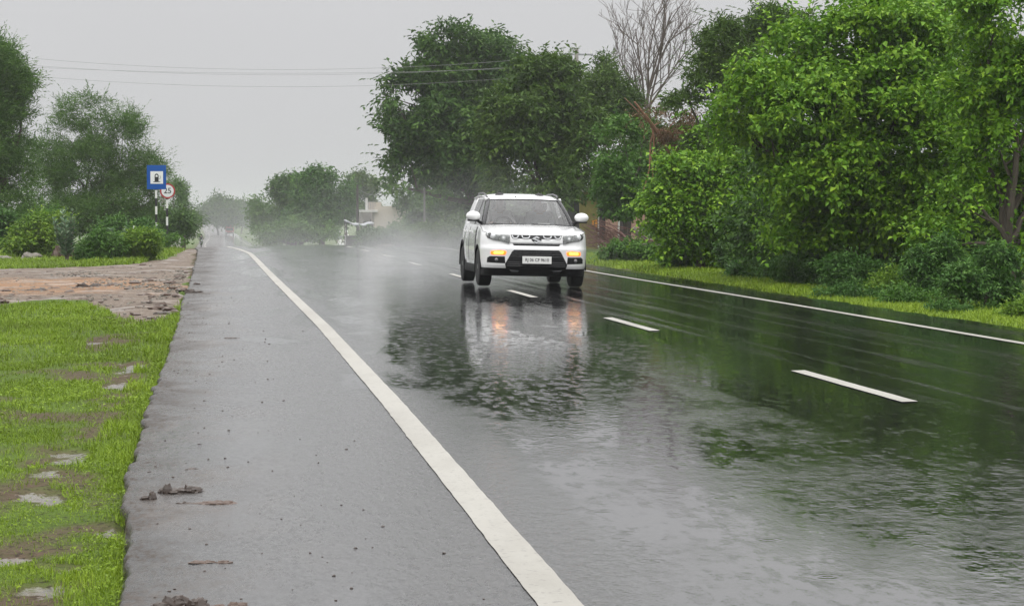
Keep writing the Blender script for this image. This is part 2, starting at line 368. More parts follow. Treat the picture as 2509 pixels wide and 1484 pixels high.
def track_material():
    t = NT('wet_dirt_track'); n = t.noise(.5, (1, .9, 1), detail=6, rough=.6, dist=.8); g = t.noise(9, detail=6, rough=.7); p = t.noise(.8, (1, 1, 1), detail=5, rough=.6)
    red = t.mix(g, (.14, .072, .032), (.33, .185, .095)); grey = t.mix(g, (.070, .050, .036), (.22, .170, .130))
    xyz = t.new('ShaderNodeSeparateXYZ'); t.l.new(t.pos(), xyz.inputs[0]); tx, ty, _ = at(95, 708, LZ)
    dx = t.math('MULTIPLY', t.math('SUBTRACT', xyz.outputs[0], tx), .5); dy = t.math('MULTIPLY', t.math('SUBTRACT', xyz.outputs[1], ty), .30)
    rr = t.math('SQRT', t.math('ADD', t.math('MULTIPLY', dx, dx), t.math('MULTIPLY', dy, dy)))
    col = t.mix(t.ramp(t.math('ADD', t.math('MULTIPLY', n, .9), t.math('MULTIPLY_ADD', rr, .30, -.40)), [(.36, 0.0), (.56, 1.0)]), red, grey)
    col = t.mix(t.ramp(t.noise(2.2, (1, .7, 1), detail=6, rough=.7), [(.53, 0.0), (.62, .85)]), col, (.055, .036, .024))
    col = t.mix(t.ramp(t.noise(14, detail=5, rough=.7), [(.56, 0.0), (.64, .8)]), col, (.34, .30, .26))
    wet = t.ramp(p, [(.52, 0.0), (.64, 1.0)])
    return t.fin(col, t.mix(wet, .75, .28), 0, .22, t.bump(g, t.mix(wet, .8, .15), .05))

# ---- foliage
def leaf_material(name, dark, mid, light, rough=.48, trans=.24, spec=.18):
    t = NT(name); a = t.attr('tint')
    n = t.noise(.8, detail=3)
    f = t.math('ADD', t.math('MULTIPLY', a, .75), t.math('MULTIPLY', n, .3), clamp=True)
    col = t.ramp(f, [(.15, dark), (.92, light), (.5, mid)])
    t.fin(col, rough, 0, spec)
    tr = t.new('ShaderNodeBsdfTranslucent'); t.l.new(t.mix(.5, col, (.12, .2, .02), 'ADD') if False else col, tr.inputs[0])
    ms = t.new('ShaderNodeMixShader'); ms.inputs[0].default_value = trans
    t.l.new(t.b.outputs[0], ms.inputs[1]); t.l.new(tr.outputs[0], ms.inputs[2]); t.l.new(ms.outputs[0], t.out.inputs[0])
    return t.m
M['leaf_light'] = leaf_material('fresh_leaf', (0.032, 0.085, 0.008), (0.112, 0.25, 0.015), (0.3, 0.47, 0.036))
M['leaf_mid'] = leaf_material('vine_leaf', (0.03, 0.085, 0.012), (0.07, 0.165, 0.022), (0.13, 0.25, 0.035))
M['leaf_neem'] = leaf_material('neem_leaf', (0.02, 0.052, 0.012), (0.052, 0.118, 0.02), (0.12, 0.22, 0.03))
M['leaf_olive'] = leaf_material('olive_leaf', (0.026, 0.056, 0.01), (0.062, 0.122, 0.016), (0.125, 0.2, 0.028))
M['leaf_acacia'] = leaf_material('acacia_leaf', (0.036, 0.08, 0.018), (0.085, 0.175, 0.034), (0.155, 0.265, 0.05))
M['leaf_shrub'] = leaf_material('shrub_leaf', (0.028, 0.08, 0.016), (0.062, 0.15, 0.028), (0.12, 0.235, 0.04))
M['leaf_yellow'] = leaf_material('yellowish_leaf', (0.065, 0.14, 0.015), (0.13, 0.24, 0.02), (0.23, 0.33, 0.035))
M['leaf_pale'] = leaf_material('waxy_pale_leaf', (.07, .13, .07), (.13, .21, .12), (.24, .32, .20), rough=.5)
M['leaf_dry'] = leaf_material('dry_leaf', (0.07, 0.042, 0.022), (0.13, 0.078, 0.04), (0.2, 0.125, 0.06))
M['grass'] = leaf_material('grass_blade', (0.098, 0.128, 0.013), (0.150, 0.240, 0.014), (0.27, 0.37, 0.03), rough=.5)
M['bark'] = simple('bark', (.075, .060, .048), .85, var=.5, scale=9, bumpd=.02)
M['bark_pale'] = simple('pale_bark', (.20, .17, .15), .85, var=.4, scale=9, bumpd=.01)
M['twig'] = simple('twig', (.11, .085, .075), .8, var=.3)
M['twig_red'] = simple('reddish_twig', (.12, .055, .045), .8, var=.4)
M['bark_red'] = simple('split_wood', (.26, .13, .08), .8, var=.4, bumpd=.01)
# ---- built things
M['white_paint'] = simple('white_car_paint', (.80, .80, .80), .25, var=.02, scale=5, coat=1)
M['black_plastic'] = simple('black_plastic', (.008, .008, .009), .6, var=.2, spec=.2)
M['dark_trim'] = simple('dark_trim', (.012, .012, .014), .28, var=.2)
M['rubber'] = simple('tyre_rubber', (.010, .010, .011), .6, var=.25, scale=30, spec=.25)
M['alloy'] = simple('alloy', (.22, .22, .23), .35, .9, var=.1)
M['lamp_grey'] = simple('lamp_housing', (.22, .225, .23), .3, .3, var=.4, scale=26)
M['chrome'] = simple('chrome', (.72, .73, .74), .14, 1, var=.04)
M['plate'] = simple('plate_white', (.74, .74, .72), .4, var=.04)
M['ink'] = simple('plate_ink', (.02, .02, .025), .5)
M['seat'] = simple('seat_fabric', (.05, .05, .055), .9, var=.2)
M['interior'] = simple('interior_plastic', (.03, .03, .033), .6, var=.2)
def glass(name, tint=.80, film=.0):
    t = NT(name); t.n.remove(t.b)
    tr = t.new('ShaderNodeBsdfTransparent'); tr.inputs[0].default_value = (tint, tint*1.01, tint, 1)
    gl = t.new('ShaderNodeBsdfGlossy'); gl.inputs['Roughness'].default_value = .03
    fr = t.new('ShaderNodeFresnel'); fr.inputs[0].default_value = 1.5
    ms = t.new('ShaderNodeMixShader'); t.l.new(fr.outputs[0], ms.inputs[0]); t.l.new(tr.outputs[0], ms.inputs[1]); t.l.new(gl.outputs[0], ms.inputs[2])
    df = t.new('ShaderNodeBsdfDiffuse'); df.inputs[0].default_value = (.6, .6, .6, 1)
    n = t.noise(40, (1, 1, .5), detail=4)
    m2 = t.new('ShaderNodeMixShader'); t.l.new(t.math('MULTIPLY', t.ramp(n, [(.3, .4), (.7, 1.0)]), film), m2.inputs[0]); t.l.new(ms.outputs[0], m2.inputs[1]); t.l.new(df.outputs[0], m2.inputs[2])
    t.l.new(m2.outputs[0], t.out.inputs[0]); return t.m
M['glass'] = glass('rainy_glass', .72, .15); M['lens'] = glass('lamp_lens', .95, .10)
M['reflector'] = simple('lamp_reflector', (.75, .76, .78), .25, .3, var=.1)
def emit(name, c, k, rough=.3):
    t = NT(name); t.fin(c, rough); t.b.inputs['Emission Color'].default_value = (*c, 1); t.b.inputs['Emission Strength'].default_value = k; return t.m
M['turn'] = emit('lit_indicator', (1, .17, .015), 1.9); M['turn_core'] = emit('indicator_bulb', (1, .50, .07), 3.0)
M['tail'] = emit('lit_tail_lamp', (1, .06, .05), 7)
M['skin'] = simple('skin', (.22, .125, .085), .55, var=.1); M['hair'] = simple('hair', (.012, .010, .010), .6)
M['cloth_white'] = simple('white_cotton', (.74, .74, .73), .85, var=.08); M['cloth_grey'] = simple('grey_cotton', (.22, .23, .25), .85, var=.15)
M['cloth_dark'] = simple('dark_cloth', (.03, .032, .04), .85, var=.2); M['cloth_pink'] = simple('pale_shirt', (.42, .40, .42), .85, var=.1)
M['blue'] = simple('sign_blue', (.002, .075, .33), .6, var=.06, spec=.2); M['sign_white'] = simple('sign_white', (.74, .75, .76), .4, var=.04)
M['sign_red'] = simple('sign_red', (.40, .035, .04), .4, var=.08); M['sign_black'] = simple('sign_black', (.012, .012, .014), .45)
M['galv'] = simple('galvanised', (.35, .36, .37), .45, .6, var=.1)
M['concrete'] = simple('concrete', (.33, .31, .29), .8, var=.25, scale=7, bumpd=.01)
M['weathered'] = simple('weathered_concrete', (.13, .125, .115), .85, var=.3)
M['plaster'] = simple('cream_plaster', (.44, .39, .33), .8, var=.12, scale=2.5)
M['white_wash'] = simple('whitewash', (.52, .51, .49), .8, var=.1, scale=3)
M['pink_wall'] = simple('pink_plaster', (.36, .22, .17), .8, var=.25, scale=4)
M['yellow_wall'] = simple('yellow_wash', (.16, .14, .03), .8, var=.45, scale=5); M['orange'] = simple('orange_paint', (.60, .25, .02), .7, var=.2)
M['dark_wood'] = simple('dark_wood', (.035, .028, .024), .75, var=.3)
M['tarp'] = simple('tarpaulin', (.30, .31, .33), .55, var=.1); M['wire'] = simple('cable', (.26, .26, .265), .6)
M['stone'] = simple('field_stone', (.17, .155, .13), .8, var=.35, scale=6, bumpd=.02); M['mud'] = simple('wet_mud', (.050, .034, .026), .42, var=.5, scale=18, bumpd=.01)
M['mud_red'] = simple('red_mud', (.080, .048, .033), .5, var=.4, scale=12, bumpd=.01)
M['truck_red'] = simple('truck_red', (.42, .05, .04), .45, var=.15); M['truck_grey'] = simple('truck_grey', (.12, .13, .14), .5, var=.15)
M['white_pole'] = simple('pole_white', (.72, .72, .70), .5, var=.1); M['black_pole'] = simple('pole_black', (.014, .014, .015), .5)

# ------------------------------------------------------------------ ground, track, road
def lin(a, b, st): return list(np.arange(a, b, st))
gx = [-2400, -1800, -1200, -600, -300, -150, -80, -50, -35]+lin(-28, -4, .5)+lin(-4, .6, .12)+lin(.6, 9, 1.4)+lin(9, 14, .35)+lin(14, 30, 1)+[32, 38, 50, 80, 150, 300, 600, 1200, 1800, 2400]
gy = [-60, -20, 0, 3]+lin(5, 16, .14)+lin(16, 34, .2)+lin(34, 80, .4)+lin(80, 130, 2)+lin(130, 320, 10)+lin(320, 1700, 40)+[1800, 2000, 2300, 2600]
gx, gy = np.array(gx), np.array(gy); GX, GY = np.meshgrid(gx, gy)
MUDS = [(55, 1255, .26, .5), (330, 915, .25, 1.5), (300, 960, .22, .9), (240, 850, .14, 1.2), (150, 1150, .22, .8), (130, 1195, .16, .35), (95, 1475, .34, .35), (170, 1420, .22, .3), (175, 1095, .10, .3), (20, 1400, .2, .2), (250, 1330, .12, .3), (300, 855, .12, .8)]
MUDW = [(*at(px, py, LZ)[:2], a*.72, b*.72) for px, py, a, b in MUDS]
def mud_mask(X, Y):
    m = np.zeros(np.shape(X))
    for x, y, a, b in MUDW:
        d = np.sqrt(((X-x)/a)**2+((Y-y)/b)**2)+(fbm(X*6, Y*3.2, 21)-.47)*2.4
        m = np.maximum(m, np.clip(1.25-d, 0, 1))
    return m
def bare_mask(X, Y):
    near = (Y < 34) & (X < 1)
    dry = np.clip((fbm(X*2.3, Y*1.3, 31)-.47)*6+np.interp(Y, [7, 11, 15, 20, 34], [.68, .58, .42, .12, .02]), 0, 1)*np.clip((X-edge_l(Y)+1.9)/1.0, .35, 1)*np.clip((edge_l(Y)-X)/.25, .2, 1)
    right = np.clip(1.0-(X-edge_r(Y))/.9, 0, 1)*(X > 8)*np.clip(.4+(fbm(X, Y*.2, 40)-.45)*4, 0, 1)
    lefts = (X < 1)*np.clip(1-(edge_l(Y)-X)/.7, 0, 1)*(Y > 50)
    return np.clip(np.where(near, dry*.95, 0)+right+lefts+mud_mask(X, Y), 0, 1)
GZ = ground_z(GX, GY) - .03*mud_mask(GX, GY)
nx, ny = len(gx), len(gy); ii = np.arange(nx*ny).reshape(ny, nx)
Fq = np.stack([ii[:-1, :-1], ii[:-1, 1:], ii[1:, 1:], ii[1:, :-1]], -1).reshape(-1, 4)
o = mesh_np('ground', np.stack([GX, GY, GZ], -1).reshape(-1, 3), Fq, M['ground'], smooth=True,
            attrs={'bare': bare_mask(GX, GY), 'puddle': np.clip(mud_mask(GX, GY)*2.2-1.1, 0, 1)}); tag(o, kind='structure')
M['track'] = track_material()
# dirt side track
tp = [Vector(p) for p in TRACKF]
xs = np.array([p.x for p in tp]); ys = np.array([p.y for p in tp])
gxx, gyy = np.meshgrid(np.arange(max(xs.min(), -16), xs.max(), .22), np.arange(ys.min(), ys.max(), .3))
ins = inpoly(gxx, gyy, TRACKF); ip = [Vector((a+random.uniform(-.05, .05), b+random.uniform(-.08, .08))) for a, b in zip(gxx[ins], gyy[ins])]
allp = tp+ip; ed = [(a, (a+1) % len(tp)) for a in range(len(tp))]
vo, _, fo, *_r = geometry.delaunay_2d_cdt(allp, ed, [], 1, 1e-4)
vx = np.array([v.x for v in vo]); vy = np.array([v.y for v in vo])
vz = road_z(edge_l(vy), vy)-.045-np.clip(edge_l(vy)-vx, 0, 6)*.012 + (fbm(vx*1.5, vy*1.5, 55)-.47)*.07 + (fbm(vx*5, vy*5, 57)-.47)*.022 + .035
bx = np.array([p[0] for p in TRACKF]); by = np.array([p[1] for p in TRACKF])
bd = np.sqrt(np.min((vx[:, None]-bx)**2+(vy[:, None]-by)**2, 1)); vz = vz-.06*np.clip(1-bd/.7, 0, 1)
vz = np.where(vx > edge_l(vy)-.25, np.minimum(vz, road_z(edge_l(vy), vy)-.03), vz)
o = mesh_np('dirt_track', np.stack([vx, vy, vz], -1), np.array([f for f in fo if len(f) == 3]), M['track'], smooth=True); tag(o, kind='structure')
# road
ry = np.array(lin(-40, 4, 4)+lin(4, 20, .1)+lin(20, 34, .25)+lin(34, 120, .5)+lin(120, 400, 4)+lin(400, 1600, 20)+[1600])
rt = np.linspace(0, 1, 15)
rows = []
for y in ry:
    l, r, c = float(edge_l(y)), float(edge_r(y)), XC+float(shift(y))
    jag = (float(fbm(y*3.0, .5, 61))-.47)*.09 + (float(fbm(y*4.5, 1.5, 62))-.47)*.09 if y < 90 else 0
    jr = (float(fbm(y*1.3, 7.5, 66))-.47)*.5
    l += jag; r += jr
    xsr = np.concatenate([[l, l+.012], np.linspace(l, c, 8)[1:], np.linspace(c, r, 8)[1:-1], [r-.012, r]])
    zr = np.array([float(road_z(x, y)) for x in xsr])
    rows.append([(xsr[0]-.03, y, zr[0]-.14), (xsr[0]-.012, y, zr[0]-.02)]+list(zip(xsr, [y]*len(xsr), zr))+[(xsr[-1]+.012, y, zr[-1]-.02), (xsr[-1]+.04, y, zr[-1]-.14)])
rows = np.array(rows); nr, nc = rows.shape[:2]; ii = np.arange(nr*nc).reshape(nr, nc)
o = mesh_np('road', rows.reshape(-1, 3), np.stack([ii[:-1, :-1], ii[:-1, 1:], ii[1:, 1:], ii[1:, :-1]], -1).reshape(-1, 4), M['road'], smooth=True); tag(o, kind='structure')
# markings
def strip(name, ys_, xfn, w, seed):
    V = []
    for y in ys_:
        x = float(xfn(y)); j = (float(fbm(y*6, 3.3, seed))-.47)*.012; j2 = (float(fbm(y*6, 8.3, seed+3))-.47)*.012
        for a in (x-w/2+j, x-w/4, x, x+w/4, x+w/2+j2): V.append((a, y, float(road_z(a, y))+.005))
    ii = np.arange(len(V)).reshape(-1, 5)
    return tag(mesh_np(name, V, np.stack([ii[:-1, :-1], ii[:-1, 1:], ii[1:, 1:], ii[1:, :-1]], -1).reshape(-1, 4), M['paint']), kind='structure')
_l = [at(x, y, flat(-.074)) for x, y in [(1372,1484),(1160,1228),(958,985),(793,800),(690,700),(645,655),(613,620)]]
LY = [-40]+[p[1] for p in _l]+[92, 150, 300, 2000]; LX = [1.18]+[p[0] for p in _l]+[.32, .55, 1.2, 1.2]
strip('edge_line', ry[(ry < 900)], lambda y: np.interp(y, LY, LX)+shift(y), .155, 71)
strip('edge_line', ry[(ry < 900)], lambda y: 8.22+shift(y)+.03*math.sin(y*.23), .13, 81)
y0 = at(2240, 984, flat(0))[1]
for k, a in enumerate([-12.6, -3.5, 5.55, 14.66, 23.75, 33.2, 42.7, 53.0, 62.6, 71.7, 81, 90.5, 100]):
    strip('centre_dash', np.linspace(a, a+3.0, 11), lambda y: 4.635+shift(y), .115, 91+k)
print('DASH', y0, at(1950, 907, flat(0)), at(1490, 778, flat(0)), at(1240, 710, flat(0)), at(945, 626, flat(0)), 'LLINE', LX, 'EL', EL_X)

# ------------------------------------------------------------------ foliage generators
def leaf_mesh(name, C, D, N, L, Wd, tint, mat, parent, fold=.25):
    """C bases, D directions, N normals -> folded rhombic leaves (4 verts, 2 triangles each)"""
    D = D/np.linalg.norm(D, axis=1, keepdims=True)
    N = N-(N*D).sum(1, keepdims=True)*D; N = N/np.maximum(np.linalg.norm(N, axis=1, keepdims=True), 1e-6)
    B = np.cross(D, N); L = L[:, None]; Wd = Wd[:, None]
    v0 = C; v1 = C+D*L*.45+B*Wd*.5+N*Wd*fold; v2 = C+D*L-N*L*.10; v3 = C+D*L*.45-B*Wd*.5+N*Wd*fold
    V = np.stack([v0, v1, v2, v3], 1).reshape(-1, 3); n = len(C); b = np.arange(n)[:, None]*4
    Fc = np.concatenate([b+np.array([[0, 1, 2]]), b+np.array([[0, 2, 3]])], 1).reshape(-1, 3)
    return mesh_np(name, V, Fc, mat, parent, attrs={'tint': np.repeat(tint, 4)})
def unit(n):
    v = rng.normal(size=(n, 3)); return v/np.linalg.norm(v, axis=1, keepdims=True)
def crown_pts(blobs, n_cl, per, cl_r, shell=(.45, 1.0), droop=.3, flat_=.8, sub=0, sub_r=.33, core=.6, cz=.8, spray=.18, slen=3.2, leaf=.1):
    """blobs: list of (centre Vector, (rx,ry,rz)); returns leaf bases, directions, normals, tint"""
    bl = [(np.array(c), np.array(r)) for c, r in blobs]
    if sub:
        extra = []
        vol = np.array([np.prod(r)**(2/3) for _, r in bl]); cnt = np.maximum(2, (sub*vol/vol.sum())).astype(int)
        for (c, r), m in zip(bl, cnt):
            u = unit(m); u[:, 2] = np.where(u[:, 2] < -.55, -u[:, 2], u[:, 2])
            rad = rng.uniform(.62, .98, m)[:, None]
            for p in c+u*r*rad: extra.append((p, np.mean(r)*rng.uniform(.5, 1.3)*sub_r*np.array([1.15, 1.15, .75])))
        bl = [(c, r*core) for c, r in bl]+extra
    vol = np.array([np.prod(r)**(2/3) for _, r in bl]); pr = vol/vol.sum()
    idx = rng.choice(len(bl), n_cl, p=pr); C = np.array([b[0] for b in bl])[idx]; Rr = np.array([b[1] for b in bl])[idx]
    btint = rng.uniform(0, 1, len(bl))[idx]
    u = unit(n_cl); rad = rng.uniform(shell[0], shell[1], n_cl)[:, None]**.6
    pc = C+u*Rr*rad
    p = np.repeat(pc, per, 0)+rng.normal(size=(n_cl*per, 3))*cl_r*np.array([1, 1, cz])
    out = np.repeat(u, per, 0); n = len(p)
    tw = np.repeat(unit(n_cl), per, 0)
    D = out*.6+unit(n)*.9+tw*.5+np.array([0, 0, -droop]); Nn = np.array([0, 0, flat_])+out*.5+unit(n)*.75
    t = np.clip(.32*rng.uniform(0, 1, n)+.36*np.repeat(rng.uniform(0, 1, n_cl), per)+.32*np.repeat(btint, per), 0, 1)
    ns = int(n*spray/9)
    if ns:                                            # leafy twigs that reach out of the clumps
        i2 = rng.choice(len(bl), ns, p=pr); u = unit(ns); u[:, 2] = np.abs(u[:, 2])*.9-.25; c2 = np.array([b[0] for b in bl])[i2]; r2 = np.array([b[1] for b in bl])[i2]
        st = c2+u*r2*.9; d = u+unit(ns)*.5; d /= np.linalg.norm(d, axis=1, keepdims=True); ln = leaf*slen*rng.uniform(.5, 1.5, ns); tw2 = rng.uniform(0, 1, ns)
        P2, D2, N2 = [], [], []
        for j in range(9):
            f = (j+1)/9; q = st+d*(ln*f)[:, None]; q[:, 2] -= droop*.5*ln*f*f
            sd = np.cross(d, np.array([0, 0, 1.]))*(1 if j % 2 else -1)
            P2.append(q); D2.append(d*.6+sd*.8+unit(ns)*.3+np.array([0, 0, -droop*.8])); N2.append(np.array([0, 0, 1.])+unit(ns)*.5)
        p = np.concatenate([p]+P2); D = np.concatenate([D]+D2); Nn = np.concatenate([Nn]+N2); t = np.concatenate([t]+[np.clip(.5*tw2+.5*rng.uniform(.2, 1, ns), 0, 1) for _ in range(9)])
    return p, D, Nn, t
def crown(name, parent, blobs, n, leaf, mat, per=9, cl_r=.16, aspect=.5, carve=6.0, gap=.36, **kw):
    org = np.array(parent.location) if parent else np.zeros(3)
    ncl = max(4, n//per); p, D, Nn, t = crown_pts(blobs, ncl, per, cl_r, leaf=leaf, **kw); m = len(p)
    L = leaf*rng.uniform(.5, 1.35, m); keep = p[:, 2] > ground_z(p[:, 0], p[:, 1])+.02
    fq = 1/(leaf*carve); g_ = .5*fbm(p[:, 0]*fq, p[:, 2]*fq, 411, 3)+.5*fbm(p[:, 1]*fq, p[:, 2]*fq+9, 433, 3)
    keep &= rng.uniform(0, 1, m) < np.clip((g_-gap)*11, .03, 1)                   # open gaps between the boughs
    p, D, Nn, t, L = p[keep]-org, D[keep], Nn[keep], t[keep], L[keep]
    return leaf_mesh(name, p, D, Nn, L, L*aspect*rng.uniform(.8, 1.2, len(L)), t, mat, parent)
def limb_path(a, b, n=6, wob=.12, sag=0):
    a, b = Vector(a), Vector(b); L = (b-a).length; pts = []
    s1, s2 = random.uniform(0, 50), random.uniform(0, 50)
    for i in range(n+1):
        t = i/n; q = a.lerp(b, t); k = wob*L*math.sin(math.pi*t)
        q += Vector((mnoise.noise(Vector((t*2.1, s1, 0))), mnoise.noise(Vector((t*2.1, s2, 3))), .4*mnoise.noise(Vector((t*2, s1, s2)))))*k
        q.z += sag*math.sin(math.pi*t); pts.append(q)
    return pts
def limbs(name, parent, base, blobs, r0, mat, forks=2, fork_h=.35):
    """tapered trunk with limbs into each blob"""
    org = Vector(parent.location); mb = MB(); base = Vector(base)-org
    cs = [Vector(c)-org for c, _ in blobs]; rs = [r for _, r in blobs]
    mean = sum(cs, Vector())/len(cs); top = base.lerp(mean, fork_h); top.z = base.z+(mean.z-base.z)*max(fork_h, .3)
    pth = limb_path(base-Vector((0, 0, .1)), top, 5, .06); mb.tube(pth, [r0*(1.25-.45*i/5) for i in range(6)], 9)
    for c, r in zip(cs, rs):
        lp = limb_path(top, c, 6, .18); mb.tube(lp, [r0*(.55-.45*i/6) for i in range(7)], 6)
        for _ in range(forks):
            u = Vector(unit(1)[0]); u.z = abs(u.z)*.8; st = lp[random.randint(3, 6)]
            e = c+Vector((u.x*r[0], u.y*r[1], u.z*r[2]))*.85
            mb.tube(limb_path(st, e, 4, .2), [r0*(.2-.17*i/4) for i in range(5)], 5)
    return mb.build(name, mat, parent, smooth=True, merge=False)
def B(px, py, rpx, Y, ry=None, dy=None):
    """blob from picture-sized numbers: real centre and real radii at distance Y"""
    c = P(px, py, Y); k = Y/F_PX; ry = ry or rpx
    return (c, (rpx*k, (dy if dy is not None else max(rpx, ry)*k), ry*k))
def tree(name, label, px, Y, blobs, n, leaf, mat, r0=.16, bark='bark', cat='tree', group=None, trunk=True, foliage='crown', **kw):
    base = on_ground(px, Y); t = empty(name, base); tag(t, label, cat, group)
    if trunk: limbs('trunk' if cat == 'tree' else 'stem', t, base, blobs, r0, M[bark])
    crown(foliage, t, blobs, n, leaf, M[mat], **kw)
    return t

# ------------------------------------------------------------------ right side trees
RT = 'trees along the right roadside'
tree('neem_tree', 'tall dark round-crowned tree crossed by the overhead wires, left of the white car', 1185, 112,
     [B(1130,165,135,113,100),B(1050,270,120,112,110),B(1200,210,150,114,130),B(1110,390,175,112,140),B(1000,460,75,110,85),B(1285,160,58,115,60),B(1200,480,130,113,80),B(1240,330,110,114,110),B(960,240,42,112,40)],
     115000, .30, 'leaf_neem', r0=.3, group=RT, per=10, cl_r=.20, sub=330, sub_r=.21, core=.62, aspect=.42)
tree('neem_tree', 'broad olive green tree directly behind the white car roof', 1360, 86,
     [B(1340,210,95,87,80),B(1400,190,50,88,60),B(1275,320,95,86,105),B(1390,320,90,87,110),B(1320,440,130,86,90),B(1425,430,70,88,90),B(1235,300,55,86,55)],
     88000, .24, 'leaf_olive', r0=.22, group=RT, per=10, cl_r=.16, sub=260, sub_r=.22, core=.65, aspect=.42)
tree('creeper_mound', 'leafy mass of mid green creeper beside the broken trunk', 1530, 72,
     [B(1530,345,46,72,50),B(1490,380,36,72,60),B(1575,350,30,72,35),B(1510,430,62,72,75),B(1560,420,50,73,80),B(1510,505,55,72,45),B(1600,470,50,73,60)],
     34000, .14, 'leaf_mid', r0=.1, cat='creeper', per=9, cl_r=.14, sub=160, sub_r=.25, core=.6, foliage='foliage', aspect=.7, gap=.31)
tree('scrub_tree', 'thin brownish olive scrub tree under the bare branches', 1500, 97,
     [B(1470,250,45,97,60),B(1490,215,38,97,55),B(1480,160,16,97,30),B(1525,265,45,97,45),B(1500,300,60,98,60)],
     34000, .20, 'leaf_olive', r0=.1, group=RT, per=8, cl_r=.22, sub=50, sub_r=.3, aspect=.28, droop=.1, gap=.28)
tree('acacia_tree', 'dark feathery tree standing behind the big bright green one', 1840, 62,
     [B(1765,95,62,62,60),B(1885,70,75,63,60),B(1725,180,60,62,60),B(1810,200,105,62,90),B(1860,320,125,63,110),B(1690,255,70,62,45),B(1750,330,70,62,60),B(1960,120,70,64,90),B(1720,420,80,63,60)],
     80000, .17, 'leaf_olive', r0=.2, group=RT, per=14, cl_r=.12, sub=260, sub_r=.22, core=.62, aspect=.26, droop=.25, gap=.33)
tree('backdrop_tree', 'dark tree filling the gap behind the snapped reddish trunk', 1620, 84,
     [B(1600,400,70,84,70),B(1660,380,60,84,70),B(1560,470,70,84,60),B(1640,480,80,84,60),B(1590,330,40,84,40)],
     26000, .22, 'leaf_olive', r0=.14, group=RT, per=10, cl_r=.18, sub=110, sub_r=.24, core=.6, aspect=.35, gap=.30)
# the bare tree
def bare_tree():
    base = on_ground(1600, 100); t = empty('bare_tree', base); tag(t, 'leafless grey tree with thin upright branches against the sky', 'tree', RT)
    mb = MB(); fork = P(1585, 275, 100)-base
    mb.tube(limb_path((0, 0, -.1), fork, 6, .05), [.2-.016*i for i in range(7)], 8); tw = MB()
    def grow(p, d, L, r, lv):
        pts = [p]; q = Vector(p); n = 5
        for i in range(n):
            d = (d+Vector(unit(1)[0])*.13+Vector((0, 0, .05))).normalized(); q = q+d*L/n; pts.append(q.copy())
        (mb if lv < 2 else tw).tube(pts, [max(.0075, r*(1-.6*i/n)) for i in range(n+1)], 6 if lv < 2 else 4)
        if lv >= 4: return
        for i in range(1, n+1):
            for _ in range(2 if lv < 3 else 1):
                if random.random() < (.62 if lv < 3 else .5):
                    a = Vector(unit(1)[0]); a = (a-a.dot(d)*d).normalized()
                    grow(pts[i], (d+a*random.uniform(.45, .95)+Vector((0, 0, .2))).normalized(), L*random.uniform(.38, .62), r*.45, lv+1)
    for tx, ty, dy in [(1480,60,0),(1530,-60,.6),(1560,-110,-.5),(1610,-130,.3),(1655,-120,-.4),(1700,-40,.5),(1470,130,.2),(1730,40,0)]:
        e = P(tx, ty, 100)-base; e.y += dy; st = Vector(fork)+Vector((random.uniform(-.1, .1), 0, random.uniform(-.3, .3)))
        grow(st, (e-st).normalized(), (e-st).length*.62, .06, 1)
    mb.build('trunk', M['twig'], t, smooth=True, merge=False); tw.build('twigs', M['twig'], t, merge=False)
bare_tree()
# broken trunk with dry leaves
def broken_trunk():
    a = P(1655, 390, 68); b = P(1555, 250, 67); base = on_ground(1700, 69); t = empty('broken_trunk', base); tag(t, 'snapped reddish trunk leaning left above the creeper with dry brown leaves', 'tree', RT)
    mb = MB(); p1 = limb_path(Vector((0, 0, -.1)), a-base, 5, .08); mb.tube(p1, [.14-.008*i for i in range(6)], 8)
    mb.tube(limb_path(a-base, b-base, 6, .08), [.10-.012*i for i in range(7)], 8)
    for e in [(1600, 330), (1530, 240), (1620, 300), (1655, 270), (1600, 440), (1575, 470), (1700, 330)]:
        q = P(e[0], e[1], 67.5)-base; mb.tube(limb_path((a-base).lerp(b-base, random.uniform(.0, .6)), q, 5, .15), [.035-.005*i for i in range(6)], 5)
    mb.build('trunk', M['bark_red'], t, smooth=True, merge=False)
    crown('crown', t, [B(1635,300,32,67.5,42),B(1665,335,26,67.8,46),B(1605,280,30,67.5,22),B(1690,300,20,67.8,30)], 4200, .17, M['leaf_dry'], per=8, cl_r=.14, aspect=.2, droop=.7, gap=.22)
broken_trunk()
# big bright trees
tree('broadleaf_tree', 'large bright green broad-leaved tree filling the upper right', 2110, 41,
     [B(1960,130,110,42,80),B(1880,230,120,41,85),B(2080,130,140,41.5,110),B(2010,280,170,40.5,120),B(2220,160,150,40.5,130),B(1850,340,110,41,80),B(2180,330,170,40,130),B(2050,430,170,40.5,110),B(1930,450,120,41,90),B(2250,480,140,40,110),B(2140,560,130,40.3,80),B(2120,20,90,42,40),B(2280,30,110,41.5,60),B(1790,300,55,41.5,40),B(1960,560,100,41,80)],
     122000, .118, 'leaf_light', r0=.16, group=RT, per=11, cl_r=.12, sub=520, sub_r=.20, core=.4, spray=.35, slen=5, aspect=.62, droop=.45)
tree('broadleaf_tree', 'darker broad-leaved tree at the right edge with sky showing through', 2470, 36,
     [B(2440,60,130,36,100),B(2520,200,130,36,120),B(2390,230,90,36.5,100),B(2450,370,120,36,90),B(2560,440,110,36.5,120),B(2400,500,110,36,90),B(2330,600,100,36.3,70),B(2520,600,120,36.5,80),B(2620,120,120,36,140)],
     52000, .110, 'leaf_light', r0=.13, group=RT, spray=.35, slen=5, per=11, cl_r=.13, sub=200, sub_r=.24, core=.5, aspect=.6, droop=.4)
